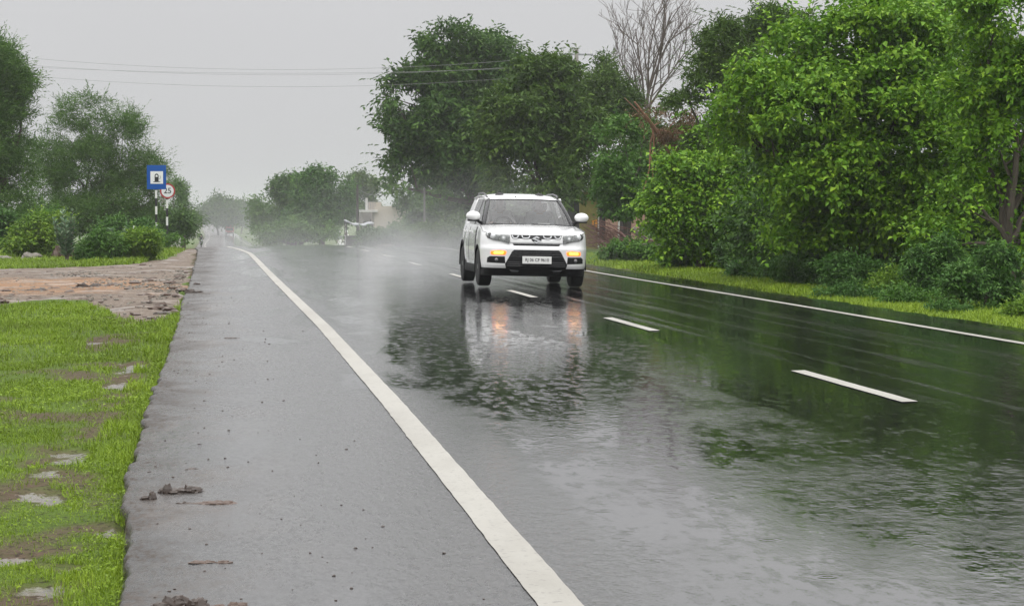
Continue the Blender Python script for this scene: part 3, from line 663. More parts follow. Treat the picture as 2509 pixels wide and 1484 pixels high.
tree('broadleaf_tree', 'arching low bright green tree at the left end of the leafy mass', 1720, 52,
     [B(1690,440,85,52,55),B(1790,440,90,52,60),B(1640,510,65,52,50),B(1740,530,110,52,75),B(1830,560,90,52,80),B(1700,600,80,52,45),B(1600,540,30,52,40)],
     60000, .120, 'leaf_light', r0=.12, group=RT, spray=.35, slen=5, per=10, cl_r=.14, sub=240, sub_r=.24, core=.55, aspect=.62, droop=.5)
tree('understorey_tree', 'shadowy dark green undergrowth tree beneath the big bright one', 2150, 44.5,
     [B(1900,560,120,44.5,90),B(2080,600,130,44.5,80),B(2260,600,140,43.5,90),B(2420,600,140,42,90),B(2000,380,160,45,140),B(2250,350,200,44,180),B(2460,350,150,42,200),B(2300,120,200,44.5,120)],
     45000, .14, 'leaf_neem', r0=.1, group=RT, per=10, cl_r=.2, aspect=.5, gap=.28)
# shrubs on the right verge
RS = 'shrubs on the right verge'
shr = [('low leafy weeds beside the fallen branches just right of the white car', 1530, 60.3, [(1500,620,45,28),(1560,624,45,28),(1610,634,35,22)], 'leaf_mid', .10, 7000, .6),
 ('rounded green weed clump left of the arching tree base', 1680, 53.0, [(1660,642,45,30),(1720,652,45,28)], 'leaf_mid', .09, 6000, .6),
 ('dark ivy-like shrub below the arching bright tree', 1850, 47.5, [(1800,632,60,40),(1870,656,60,40),(1830,602,50,30)], 'leaf_neem', .08, 9000, .7),
 ('dusky shrub with fine leaves between the tree trunks', 1960, 42.4, [(1930,671,55,45),(1990,681,50,42)], 'leaf_shrub', .07, 8000, .4),
 ('feathery blue-green shrub with upright tips in mid verge', 2090, 38.4, [(2060,681,60,55),(2120,686,60,50),(2085,646,35,35)], 'leaf_shrub', .075, 10000, .35),
 ('small round shrub with reddish young leaves', 2180, 36.7, [(2170,696,45,42),(2205,706,35,35)], 'leaf_yellow', .06, 4500, .5),
 ('tallest shrub on the right verge with pale tips reaching up', 2300, 35.0, [(2270,666,60,60),(2330,646,55,60),(2310,606,35,30),(2290,716,70,40)], 'leaf_shrub', .08, 13000, .42),
 ('wide low green shrub touching the grass strip', 2240, 33.9, [(2210,736,60,28),(2280,751,60,30)], 'leaf_mid', .06, 8000, .45),
 ('bushy shrub with layered sprays near the right edge', 2410, 31.9, [(2380,696,60,60),(2430,666,55,50),(2460,716,60,55),(2440,616,30,25)], 'leaf_shrub', .075, 13000, .4),
 ('olive low shrub in front of the layered one', 2350, 31.4, [(2330,766,50,28),(2390,776,45,26)], 'leaf_olive', .05, 6000, .4),
 ('leafy shrub hiding the foot of the arching tree', 1750, 53.7, [(1730,652,60,36),(1790,657,55,36),(1700,642,40,26)], 'leaf_mid', .085, 11000, .55),
 ('grey-green low shrub right of the arching tree foot', 1850, 46.3, [(1830,674,50,34),(1890,684,55,40)], 'leaf_shrub', .08, 9000, .5),
 ('low spreading weeds along the grass strip in mid verge', 1960, 42.9, [(1920,714,45,22),(1990,720,45,24)], 'leaf_mid', .06, 8000, .45),
 ('ragged low weeds creeping onto the grass strip right of centre', 2100, 36, [(2060,722,50,16),(2140,732,50,16)], 'leaf_shrub', .06, 6000, .4),
 ('ragged low weeds creeping onto the grass strip near the right edge', 2380, 31, [(2330,768,60,16),(2420,780,50,18)], 'leaf_shrub', .055, 6000, .4),
 ('dense leafy shrub in the shade left of the tallest shrub', 2080, 41.2, [(2040,706,60,46),(2110,706,60,46)], 'leaf_neem', .075, 11000, .5),
 ('yellowish small-leaved shrub in the right corner', 2490, 28.8, [(2480,781,36,30),(2520,771,45,42)], 'leaf_yellow', .05, 6000, .5)]
for lab, px, Y, bl, mat, lf, n, asp in shr:
    tree('roadside_shrub', lab, px, Y, [B(a, b, c, Y+random.uniform(-.3, .3), d) for a, b, c, d in bl], n, lf, mat, r0=.025, cat='shrub', group=RS, foliage='foliage', per=8, cl_r=.06, sub=16, sub_r=.35, aspect=asp, shell=(.3, 1), gap=.30)
UG = 'dark undergrowth behind the right verge'
for lab, px, Y, bl, n in [
  ('dark undergrowth bush deep behind the weeds right of the car', 1640, 80, [(1630,575,55,40),(1690,570,70,55),(1760,560,60,60)], 14000),
  ('dark undergrowth bush in the shade under the arching tree', 1790, 62, [(1740,600,90,60),(1850,600,90,70)], 14000),
  ('dark undergrowth bush left of the big tree trunk', 1960, 55, [(1920,610,90,70),(2030,600,90,80)], 14000),
  ('dark undergrowth bush right of the big tree trunk', 2170, 52, [(2130,620,110,80),(2260,610,110,90)], 16000),
  ('dark undergrowth bush at the far right behind the layered shrub', 2430, 48, [(2380,630,110,100),(2500,620,110,110)], 16000),
  ('second dark hedge row farther behind the tall dark tree', 1180, 150, [(1040,505,60,50),(1120,510,70,50),(1210,505,70,50),(1290,500,70,55),(1390,500,80,60)], 22000),
  ('dark hedge row behind the tall dark tree', 1150, 128, [(1040,540,60,40),(1120,545,70,40),(1210,545,70,40),(1290,540,70,45),(1380,540,70,45)], 22000)]:
    tree('undergrowth_bush', lab, px, Y, [B(a, b, c, Y, d, dy=1.0) for a, b, c, d in bl], n, .16 if Y < 100 else .28, 'leaf_neem', r0=.04, cat='bush', group=UG, foliage='foliage', per=8, cl_r=.15, sub=40, sub_r=.3, aspect=.5, gap=.28)
# ------------------------------------------------------------------ left side trees and bushes
LT = 'trees along the left roadside'
tree('acacia_tree', 'tall dense thorn tree cut by the left edge of the photo', -10, 92,
     [B(-30,200,90,92,110),B(20,240,60,92,80),B(-20,340,90,92,110),B(10,450,85,92,90),B(45,220,42,92,40),B(-10,540,90,91,50)],
     56000, .20, 'leaf_acacia', r0=.2, group=LT, per=14, cl_r=.17, sub=170, sub_r=.24, core=.6, aspect=.20, droop=-.15, shell=(.2, 1), cz=1.0, spray=.5, slen=3.2, gap=.295)
tree('acacia_tree', 'rounded airy thorn tree behind the blue fuel sign', 225, 106,
     [B(215,290,70,106,65),B(150,360,75,106,80),B(290,350,80,106,80),B(340,430,75,106,60),B(210,420,110,106,90),B(130,470,60,106,80),B(290,490,100,106,60),B(180,530,100,105,45),B(365,500,45,106,40)],
     50000, .20, 'leaf_acacia', r0=.13, group=LT, per=14, cl_r=.18, sub=260, sub_r=.26, core=.35, aspect=.16, droop=-.15, shell=(.2, 1), cz=1.0, spray=.5, slen=3.2, gap=.295)
tree('acacia_tree', 'hazy grey-green tree right of the speed sign', 448, 190,
     [B(440,500,30,190,50),B(460,520,22,190,40),B(425,470,22,190,30),B(445,545,36,190,24)], 14000, .3, 'leaf_acacia', r0=.16, group=LT, per=10, cl_r=.35, aspect=.25)
LS = 'bushes on the left verge'
def bush(lab, px, Y, bl, mat, lf, n, asp, **kw):
    return tree('verge_bush', lab, px, Y, [B(a, b, c, Y+random.uniform(-.4, .4), d) for a, b, c, d in bl], n, lf, mat, r0=.03, cat='bush', group=LS, foliage='foliage', per=8, cl_r=.1, sub=16, sub_r=.35, aspect=asp, shell=(.3, 1), gap=.30, **kw)
bush('dark green bush at the left edge above the flat stones', 10, 78, [(0,560,50,40),(30,590,40,25)], 'leaf_shrub', .12, 9000, .5)
bush('bright light green bush left of the big-leaved plant', 95, 72, [(80,575,55,40),(130,560,40,40),(60,610,60,22),(120,610,50,22)], 'leaf_yellow', .11, 14000, .5)
bush('fresh green bush between the light bush and the thorn tree', 130, 77, [(135,550,50,30),(95,545,30,20)], 'leaf_mid', .11, 7000, .6)
bush('yellow-green rounded bush below the blue sign', 345, 67, [(345,600,38,32),(325,610,28,24),(370,612,24,22)], 'leaf_yellow', .10, 9000, .5)
bush('low weedy bush right of the big-leaved plant', 240, 66, [(225,615,45,20),(280,612,45,20),(250,595,40,20)], 'leaf_mid', .10, 8000, .45)
bush('dusky low bush behind the short white post', 300, 84, [(280,570,50,26),(340,572,45,24)], 'leaf_shrub', .13, 7000, .45)
bush('small green weed clump at the foot of the sign posts', 405, 86, [(395,590,26,16),(428,592,22,12)], 'leaf_mid', .10, 3500, .5)
for lab, px, Y, bl in [
  ('shadowy thicket under the tall thorn tree at the left', 30, 100, [(-20,550,60,40),(50,550,60,40),(110,550,50,40)]),
  ('shadowy thicket under the airy thorn tree', 230, 112, [(170,545,60,34),(240,545,60,36),(310,545,60,36)]),
  ('shadowy thicket behind the two sign posts', 400, 122, [(370,550,40,32),(430,556,36,28)])]:
    tree('verge_bush', lab, px, Y, [B(a, b, c, Y, d) for a, b, c, d in bl], 12000, .22, 'leaf_neem', r0=.04, cat='bush', group=LS, foliage='foliage', per=8, cl_r=.2, sub=30, sub_r=.3, aspect=.4)
def milkweed(lab, px, Y, hpx, n_st, sp):
    base = on_ground(px, Y); t = empty('milkweed_plant', base); tag(t, lab, 'plant', 'big-leaved plants on the left verge')
    st = MB(); C, D, Nn, L = [], [], [], []; H = hpx*Y/F_PX
    for s in range(n_st):
        a = random.uniform(0, 6.28); top = Vector((math.cos(a)*sp*random.uniform(.2, 1), math.sin(a)*sp*random.uniform(.2, 1), H*random.uniform(.55, 1) if s else H)); pth = limb_path((0, 0, -.05), top, 6, .1)
        st.tube(pth, [.018-.0017*i for i in range(7)], 5)
        n = int(7+9*top.z/H)
        for i in range(n):
            f = .25+.75*i/(n-1); q = pth[0].lerp(pth[-1], f); j = min(5, int(f*6)); q = pth[j].lerp(pth[j+1], f*6-j)
            an = (i % 2)*math.pi/2+s
            for o_ in (0, math.pi):
                C.append(q); D.append((math.cos(an+o_), math.sin(an+o_), .55+.5*f)); Nn.append((-.5*math.cos(an+o_), -.5*math.sin(an+o_), 1)); L.append(.25*(1.15-.5*f)*random.uniform(.8, 1.2))
    st.build('stem', M['twig'], t, smooth=True, merge=False)
    L = np.array(L); leaf_mesh('foliage', np.array([tuple(c) for c in C]), np.array(D, float), np.array(Nn, float), L, L*.62, rng.uniform(0, 1, len(L)), M['leaf_pale'], t, fold=.1)
milkweed('tall milkweed with big pale oval leaves in the left verge', 165, 65, 125, 12, .45)
milkweed('small pale-leaved milkweed left of the yellow-green bush', 293, 71, 70, 7, .36)
# ------------------------------------------------------------------ far vegetation
FT = 'hazy trees far down the road'
for lab, px, Y, bl, n, lf, mt in [
  ('pale hazy grove left of the far road end', 535, 640, [(520,508,28,20),(550,512,26,20),(535,530,45,18),(500,525,14,14)], 12000, .9, 'leaf_neem'),
  ('small hazy tree right of the far grove', 590, 680, [(588,520,22,18),(612,525,18,14),(600,538,30,12)], 8000, .9, 'leaf_neem'),
  ('faint tree line over the far right of the road', 640, 760, [(640,520,26,16),(665,530,24,18)], 6000, 1.0, 'leaf_neem'),
  ('grey-green bushy tree at the left foot of the middle grove', 655, 270, [(645,515,22,28),(668,530,26,34),(640,555,24,20),(690,560,30,25)], 16000, .42, 'leaf_acacia'),
  ('dark tree on the left shoulder of the middle grove', 705, 215, [(700,465,32,28),(725,495,40,45),(735,450,25,18)], 16000, .36, 'leaf_neem'),
  ('full green tree topping the middle grove', 790, 195, [(785,430,36,24),(765,470,50,45),(820,480,48,45),(790,520,70,40),(838,525,24,30),(740,545,60,30)], 34000, .32, 'leaf_shrub'),
  ('low hazy bush under the middle grove', 730, 175, [(720,570,50,20),(780,575,40,18),(660,580,40,14)], 12000, .3, 'leaf_acacia'),
  ('thin greyish tree behind the utility pole', 880, 290, [(875,450,26,22),(905,470,28,30),(885,500,38,40)], 14000, .45, 'leaf_olive')]:
    tree('distant_tree', lab, px, Y, [B(a, b, c, Y, d) for a, b, c, d in bl], n, lf, mt, r0=.25, group=FT, per=8, cl_r=lf*1.3, sub=120, sub_r=.24, core=.65, aspect=.45)
for lab, px, Y, bl, mt in [
  ('grey-green weed bank in front of the cream house', 960, 118, [(930,585,55,16),(1000,580,60,22),(1060,585,50,20)], 'leaf_acacia'),
  ('misty bush bank behind the white car', 1110, 104, [(1100,575,60,30),(1150,570,40,35)], 'leaf_olive')]:
    tree('verge_bush', lab, px, Y, [B(a, b, c, Y, d) for a, b, c, d in bl], 14000, .2, mt, r0=.04, cat='bush', group='misty bushes behind the white car', foliage='foliage', per=8, cl_r=.2, sub=20, aspect=.4)
# far woods that read as one mass
def far_wood():
    blobs = []
    for i in range(90):
        Y = random.uniform(900, 1500); s = random.choice([-1, 1]); X = float(shift(Y))+s*random.uniform(20, 60 if s < 0 else 330)
        h = random.uniform(3.5, 6.5); blobs.append((Vector((X, Y, float(zprof(Y))+h*.5)), (h*1.2, h, h*.6)))
    o = crown('far_wood', None, blobs, 26000, 1.8, M['leaf_neem'], per=6, cl_r=2, aspect=.6)
    tag(o, 'pale wood far off at the end of the road', 'wood', kind='stuff')
far_wood()

# ------------------------------------------------------------------ grass (stuff)
def grass(name, label, x0, x1, ya, yb, n, h, w, mask, pw=1.0, tb=0, mat='grass', lean=.8):
    Y = ya*(yb/ya)**rng.uniform(0, 1, n) if pw == 1 else rng.uniform(ya, yb, n)
    el, er = x0(Y), x1(Y); X = el+(er-el)*rng.uniform(0, 1, n)
    k = rng.uniform(0, 1, n) < mask(X, Y); X, Y = X[k], Y[k]; n = len(X)
    hh = h*np.clip(Y/18, .7, 3)*rng.uniform(.45, 1.3, n)*(.6+.9*fbm(X*1.1, Y*.8, 77)); ww = w*np.clip(Y/11, .7, 6)*rng.uniform(.7, 1.3, n)
    a = rng.uniform(0, 2*np.pi, n); ln = lean*rng.uniform(.1, 1, n); Z = ground_z(X, Y)-.01
    b = np.stack([X, Y, Z], 1); s = np.stack([np.cos(a+1.57), np.sin(a+1.57), 0*a], 1)*ww[:, None]/2
    d = np.stack([np.cos(a)*ln, np.sin(a)*ln, 1-.35*ln], 1); mid = b+d*hh[:, None]*.55+np.array([0, 0, .05])*hh[:, None]
    tip = b+np.stack([np.cos(a)*ln*1.6, np.sin(a)*ln*1.6, 1-.55*ln], 1)*hh[:, None]
    V = np.stack([b-s, b+s, mid+s*.7, mid-s*.7, tip], 1).reshape(-1, 3); q = np.arange(n)[:, None]*5
    Fc = np.concatenate([q+[[0, 1, 2]], q+[[0, 2, 3]], q+[[3, 2, 4]]], 1).reshape(-1, 3)
    t = np.clip(.5*rng.uniform(0, 1, n)+.8*(fbm(X*.9, Y*.5, 93)-.2)+tb, 0, 1)
    o = mesh_np(name, V, Fc, M[mat], attrs={'tint': np.repeat(t, 5)}); return tag(o, label, 'grass', kind='stuff')
def m_near(X, Y):
    m = 1-bare_mask(X, Y)*.93; m = m*np.clip((fbm(X*2.6, Y*1.3, 35)-.28)*3.0, .12, 1)
    edge = np.clip(1-(edge_l(Y)-X)/.22, 0, 1)
    return np.where(inpoly(X, Y, TRACKF), .004, np.clip(m+edge*.5*(fbm(Y*1.5, X, 36) > .42), 0, 1)*(mud_mask(X, Y) < .4))
grass('verge_grass', 'short bright green grass on the near left verge', lambda Y: -.9-.165*Y*.62, lambda Y: edge_l(Y)+.05, 6.8, 36, 330000, .046, .0036, m_near)
grass('verge_grass', 'open grass at the far left of the near verge', lambda Y: -4.6-.19*Y, lambda Y: -.9-.1023*Y, 5.5, 36, 120000, .055, .0048, m_near)
grass('verge_grass', 'taller grass tufts along the broken edge of the shoulder', lambda Y: edge_l(Y)-.28, lambda Y: edge_l(Y)+.04, 6.8, 30, 17000, .075, .0042,
      lambda X, Y: np.where(inpoly(X, Y, TRACKF), 0, np.clip((fbm(X*2, Y*1.6, 301)-.47)*9, 0, 1)), tb=.15, lean=.7)
def weeds():
    n = 36000; Y = 6.8*(36/6.8)**rng.uniform(0, 1, n); el = edge_l(Y); x0 = -.9-.165*Y*.62; X = x0+(el+.03-x0)*rng.uniform(0, 1, n)
    k = rng.uniform(0, 1, n) < np.clip((fbm(X*1.3, Y*.7, 123)-.36)*4, .05, 1)*m_near(X, Y); X, Y = X[k], Y[k]; n = len(X)
    a = rng.uniform(0, 6.28, n); C = np.stack([X, Y, ground_z(X, Y)+rng.uniform(.0, .035, n)], 1); D = np.stack([np.cos(a), np.sin(a), rng.uniform(-.1, .7, n)], 1)
    L = rng.uniform(.012, .034, n)*np.clip(Y/14, .8, 2.2); t = np.clip(.5*rng.uniform(0, 1, n)+.8*(fbm(X*.7, Y*.4, 193)-.2), 0, 1)
    tag(leaf_mesh('verge_weeds', C, D, np.tile([0, 0, 1.], (n, 1))+unit(n)*.5, L, L*.55, t, M['grass'], None), 'small flat weeds among the near left grass', 'weeds', kind='stuff')
weeds()
grass('verge_grass', 'green grass beyond the dirt side track', lambda Y: -1.0-.105*Y, lambda Y: edge_l(Y)-.3, 44, 92, 60000, .055, .0045,
      lambda X, Y: np.where(inpoly(X, Y, TRACKF), 0, np.clip((edge_l(Y)-X-.3)/.8, .0, 1)), lean=.9)
grass('verge_grass', 'bright grass strip along the right road edge', lambda Y: edge_r(Y)+.05, lambda Y: edge_r(Y)+2.4, 20, 85, 90000, .05, .0045,
      lambda X, Y: np.clip((X-edge_r(Y)-.02-.25*fbm(X, Y*.6, 12)-np.clip((Y-40)/60, 0, .5))/.35, .0, 1), tb=.12)

# ------------------------------------------------------------------ loose ground pieces
def scatter_stones():
    mb = MB()
    for i in range(1700):
        px = random.uniform(-20, 470); py = random.uniform(670, 725) if random.random() < .75 else random.uniform(660, 795)
        x, y, z = at(px, py, LZ)
        if not inpoly(x, y, TRACKF) or x > edge_l(y)-.15: continue
        r = random.uniform(.008, .030); zz = float(ground_z(x, y))+.06+(float(fbm(x*1.5, y*1.5, 55))-.47)*.07
        mb.ball((x, y, zz), (r*1.3, r*1.2, r*.6), 6, 4, .5, i)
    tag(mb.build('gravel', M['stone'], smooth=True, merge=False), 'loose grey gravel over the dirt side track', 'gravel', kind='stuff')
scatter_stones()
def rubble():
    mb = MB(); n = 0
    while n < 170:
        px = random.uniform(-20, 475); py = random.uniform(658, 800); x, y, z = at(px, py, LZ)
        if not inpoly(x, y, TRACKF) or x > edge_l(y)-.1: continue
        n += 1; r = .015+.06*random.random()**3; zz = float(ground_z(x, y))+.06+(float(fbm(x*1.5, y*1.5, 55))-.47)*.07
        mb.ball((x, y, zz), (r*1.6, r*1.4, r*.55), 7, 5, .6, n)
    tag(mb.build('track_rubble', M['mud_red'], smooth=True, merge=False), 'dark clods and rubble strewn over the dirt side track', 'rubble', kind='stuff')
rubble()
def grit():
    mb = MB()
    for i in range(150):
        Y = 7.4*(40/7.4)**random.random(); X = float(edge_l(Y))+abs(random.gauss(0, .65))+.05
        if X > 1.6: continue
        r = random.uniform(.0018, .0048)*(1+Y/40); mb.ball((X, Y, float(road_z(X, Y))+r*.3), (r*1.4, r*1.3, r*.7), 6, 4, .6, i)
    tag(mb.build('road_grit', M['mud'], smooth=True, merge=False), 'dark grit sprinkled over the paved shoulder', 'grit', kind='stuff')
grit()
def clump(lab, px, py, wpx, hgt, mat, on_road=True, n=7, wp2=.35, group='clumps of mud on the road edge', seed=0, flatk=.25, name='mud_clump'):
    x, y, z = at(px, py, (lambda a, b: road_z(a, b)) if on_road else (lambda a, b: ground_z(a, b)+.04)); k = y/F_PX*wpx; mb = MB(); random.seed(seed+3)
    for i in range(n):
        ox = random.uniform(-.5, .5)*k; oy = random.uniform(-.5, .5)*k*wp2; r = k*random.uniform(.10, .26)
        mb.ball((ox, oy, hgt*random.uniform(.1, .3)), (r*1.3, r*random.uniform(.7, 1.3), hgt*random.uniform(.4, 1.0)), 12, 8, .55, i+seed*7)
    e = mb.build(name, M[mat], smooth=True, merge=False); e.location = (x, y, z-.004); tag(e, lab, 'mud', group); return e
clump('largest dark mud clump with a knob on the shoulder', 438, 1205, 80, .035, 'mud', seed=1, n=9)
clump('small black mud lump beside the grass edge', 370, 1222, 34, .03, 'mud', seed=2, n=3)
clump('brown flattened mud smear right of the largest clump', 535, 1232, 85, .012, 'mud_red', seed=3, n=10)
clump('thin dark mud fleck below the largest clump', 455, 1232, 40, .012, 'mud', seed=4, n=4)
clump('reddish mud smear low on the shoulder', 515, 1378, 75, .012, 'mud_red', seed=5, n=9)
clump('wide dark mud clump at the bottom edge of the photo', 440, 1486, 110, .035, 'mud', seed=6, n=10)
clump('grassy brown mud clod right of the bottom one', 560, 1486, 70, .014, 'mud_red', seed=16, n=8)
clump('pair of dark mud lumps where the track meets the road', 462, 717, 44, .05, 'mud', seed=7, n=4, wp2=.2)
clump('single dark lump just above the pair', 486, 697, 18, .04, 'mud', seed=8, n=3, wp2=.3)
clump('thin dark streak of mud high on the shoulder', 580, 828, 46, .01, 'mud', seed=9, n=6)
clump('small fleck of mud in mid shoulder', 486, 1148, 40, .008, 'mud', seed=10, n=4)
clump('mud ridge in the middle of the dirt track', 225, 706, 60, .09, 'mud', on_road=False, seed=11, n=6, group='mud on the side track')
clump('dark mud streak on the near side of the dirt track', 395, 772, 60, .05, 'mud', on_road=False, seed=12, n=6, group='mud on the side track')
clump('broken dark ridge on the orange dirt', 85, 716, 60, .06, 'mud', on_road=False, seed=13, n=6, group='mud on the side track')
clump('low heap of brown earth by the big-leaved plant', 160, 632, 46, .30, 'mud_red', on_road=False, seed=14, n=8, group='mud on the side track', name='earth_heap')
random.seed(11)
def slab_stone(lab, px, py, w, h, seed):
    x, y, z = at(px, py, LZ); k = y/F_PX; mb = MB(); mb.ball((0, 0, h*k*.4), (w*k*.55, w*k*.4, h*k*.6), 14, 8, .45, seed)
    o = mb.build('flat_stone', M['stone'], smooth=False, merge=False); o.location = (x, y, z); tag(o, lab, 'stone', 'flat stones on the left verge')
slab_stone('tilted flat stone left of the earth heap', 78, 640, 46, 20, 3); slab_stone('long flat stone at the left photo edge', 12, 640, 44, 12, 5)

# ------------------------------------------------------------------ signs, poles, wires
def text_mesh(name, s, size, loc, mat, parent, ext=.002, rot=(math.pi/2, 0, 0), sx_=1.0):
    c = bpy.data.curves.new(name, 'FONT'); c.body = s; c.size = size; c.align_x = 'CENTER'; c.align_y = 'CENTER'; c.extrude = ext; c.offset = size*.012
    o = bpy.data.objects.new(name, c); me = None
    COL.objects.link(o); dg = bpy.context.evaluated_depsgraph_get(); me = bpy.data.meshes.new_from_object(o.evaluated_get(dg))
    bpy.data.objects.remove(o); me.materials.clear(); me.materials.append(mat); me.name = name
    q = link(bpy.data.objects.new(name, me), parent); q.location = loc; q.rotation_euler = rot; q.scale = (sx_, 1, 1); return q
def prism(mb, poly, y0_, y1_):
    n = len(poly); vs = [(x, y0_, z) for x, z in poly]+[(x, y1_, z) for x, z in poly]
    fs = [tuple(range(n)), tuple(range(2*n-1, n-1, -1))]+[(i, (i+1) % n, n+(i+1) % n, n+i) for i in range(n)]
    return mb.add(vs, fs)
def disc(cx, cz, r, n=40): return [(cx+r*math.cos(2*math.pi*i/n), cz+r*math.sin(2*math.pi*i/n)) for i in range(n)]
def striped_post(t, top, r=.046, band=.33, first_black=True):
    z = top; k = 0; w, b = MB(), MB()
    while z > 0:
        lo = max(z-band, -.15 if z-band < .05 else z-band); blk = (k % 2 == 0) == first_black; q = MB(); q.lathe([(lo, r), (z, r)], (0, 0, 0), 'z', 14); q.build('post' if blk else 'post_band', M['black_pole' if blk else 'white_pole'], t, smooth=True); z = lo; k += 1
        if lo <= 0: break
def fuel_sign():
    Y = 92; b = on_ground(383, Y); t = empty('fuel_sign', b, (0, 0, R_(2))); tag(t, 'tall blue rectangular sign with a fuel pump symbol on a striped post', 'road sign')
    zt = P(383, 405, Y).z-b.z; zb = P(383, 464, Y).z-b.z; w = 46*Y/F_PX; h = zt-zb; zc = (zt+zb)/2
    striped_post(t, zb+.3); m = MB(); m.box((0.02, -.055, zc), (w, .02, h), bev=.006); m.build('board', M['blue'], t)
    m = MB(); s = 30*Y/F_PX; m.box((.03, -.068, zc-.01), (s, .008, s)); m.build('panel', M['sign_white'], t)
    m = MB(); c = (.03, zc-.02)
    prism(m, [(c[0]-.085, c[1]-.15), (c[0]+.075, c[1]-.15), (c[0]+.075, c[1]+.10), (c[0]+.045, c[1]+.155), (c[0]-.005, c[1]+.17), (c[0]-.055, c[1]+.155), (c[0]-.085, c[1]+.10)], -.0765, -.0745)
    prism(m, [(c[0]-.14, c[1]-.178), (c[0]+.14, c[1]-.178), (c[0]+.14, c[1]-.152), (c[0]-.14, c[1]-.152)], -.0765, -.0745)
    m.tube([(c[0]+.085, -.075, c[1]-.02), (c[0]+.13, -.075, c[1]-.06), (c[0]+.15, -.075, c[1]+.0), (c[0]+.13, -.075, c[1]+.09)], .008, 6)
    m.build('pump_symbol', M['sign_black'], t)
    m = MB(); prism(m, [(c[0]-.045, c[1]+.035), (c[0]+.035, c[1]+.035), (c[0]+.035, c[1]+.095), (c[0]+.015, c[1]+.115), (c[0]-.02, c[1]+.115), (c[0]-.045, c[1]+.095)], -.079, -.0775); m.build('pump_window', M['sign_white'], t)
fuel_sign()
def speed_sign():
    Y = 94; b = on_ground(409.5, Y); t = empty('speed_limit_sign', b); tag(t, 'round white 25 speed sign with red rim on a black and white post', 'road sign')
    zc = P(411, 468, Y).z-b.z; r = 18.3*Y/F_PX; striped_post(t, zc, band=.36)
    m = MB(); prism(m, disc(.03, zc, r), -.045, -.06); m.build('rim', M['sign_red'], t)
    m = MB(); prism(m, disc(.03, zc, r*.80), -.0612, -.0645); m.build('face', M['sign_white'], t)
    text_mesh('number', '25', r*1.02, (.03, -.067, zc-.0), M['sign_black'], t, .001)
speed_sign()
def pole(name, label, px, Y, ytop, r, mat, cat='pole', group=None, arm=None):
    b = on_ground(px, Y); t = empty(name, b); tag(t, label, cat, group); h = P(px, ytop, Y).z-b.z
    m = MB(); m.tube([(0, 0, -.2), (0, 0, h*.5), (0, 0, h)], [r*1.15, r, r*.8], 10); m.build('shaft', M[mat], t, smooth=True)
    if arm:
        m = MB(); m.box((0, 0, h-.25), (1.5, .07, .08), bev=.01); m.build('crossarm', M['galv'], t)
        for x in (-.65, 0, .65):
            m = MB(); m.lathe([(h-.21+(.25 if x == 0 else 0), .03), (h-.12+(.25 if x == 0 else 0), .045), (h-.06+(.25 if x == 0 else 0), .03)], (x, 0, 0), 'z', 10)
            m.build('insulator', M['white_pole'], t, smooth=True)
    return t, b, h
PW = 'power poles carrying the wires over the road'
pole('power_pole', 'power pole whose tip rises above the olive green tree', 1412, 98, 120, .11, 'concrete', group=PW, arm=True)
pole('power_pole', 'power pole hidden in the tall thorn tree at the left edge', -16, 98, 120, .11, 'concrete', group=PW, arm=True)
pole('concrete_pole', 'grey concrete pole between the two sign posts', 400, 128, 440, .10, 'concrete')
pole('concrete_pole', 'pale slim pole standing before the tall dark tree', 1040, 106, 462, .055, 'weathered')
pole('utility_pole', 'thin dark pole beside the cream house', 876, 152, 452, .09, 'dark_wood')
pole('fence_post', 'short white post behind the yellow-green bush', 328, 80, 553, .035, 'white_pole', cat='post', group='short posts on the left verge')
pole('fence_post', 'thin pale fence post under the airy thorn tree', 264, 92, 540, .03, 'concrete', cat='post', group='short posts on the left verge')
pole('marker_post', 'small leaning dark marker post at the crest of the left road edge', 452, 96, 576, .05, 'dark_wood', cat='post')
def wire(label, mid_y, end_y, Y, dz=0):
    m = MB(); pts = []
    for i in range(41):
        s = -1+2*i/40; x = 698+714*s; pts.append(P(x, mid_y-(mid_y-end_y)*s*s, Y))
    m.tube(pts, .006, 5, cap=False); o = m.build('overhead_wire', M['wire'], smooth=True); tag(o, label, 'wire', 'overhead wires crossing the road')
wire('topmost overhead wire crossing the road', 171, 134, 97.6); wire('second overhead wire from the top', 180, 160, 98.4); wire('third overhead wire from the top, close to the second', 184, 153, 99); wire('lowest overhead wire, well below the other three', 213, 178, 98)
for a, b, lab in [((876, 462), (935, 474), 'upper thin wire from the dark pole to the cream house'), ((876, 478), (925, 492), 'lower thin wire from the dark pole to the cream house')]:
    m = MB(); p, q = P(a[0], a[1], 152), P(b[0], b[1], 153); m.tube([p.lerp(q, i/8)-Vector((0, 0, .25*math.sin(math.pi*i/8))) for i in range(9)], .012, 5); tag(m.build('service_wire', M['wire']), lab, 'wire', 'service wires at the house')
for i, (px, py, s) in enumerate([(428, 574, .55), (437, 571, .62)]):
    Y = 112; b = on_ground(px, Y); m = MB(); m.box((0, 0, s*.45), (.30, .25, s*1.0), bev=.06, taper=.8); o = m.build('guard_stone', M['white_wash'], smooth=True); o.location = b
    tag(o, ['left of the two whitewashed guard stones behind the speed sign', 'right and taller whitewashed guard stone behind the speed sign'][i], 'stone', 'whitewashed guard stones')

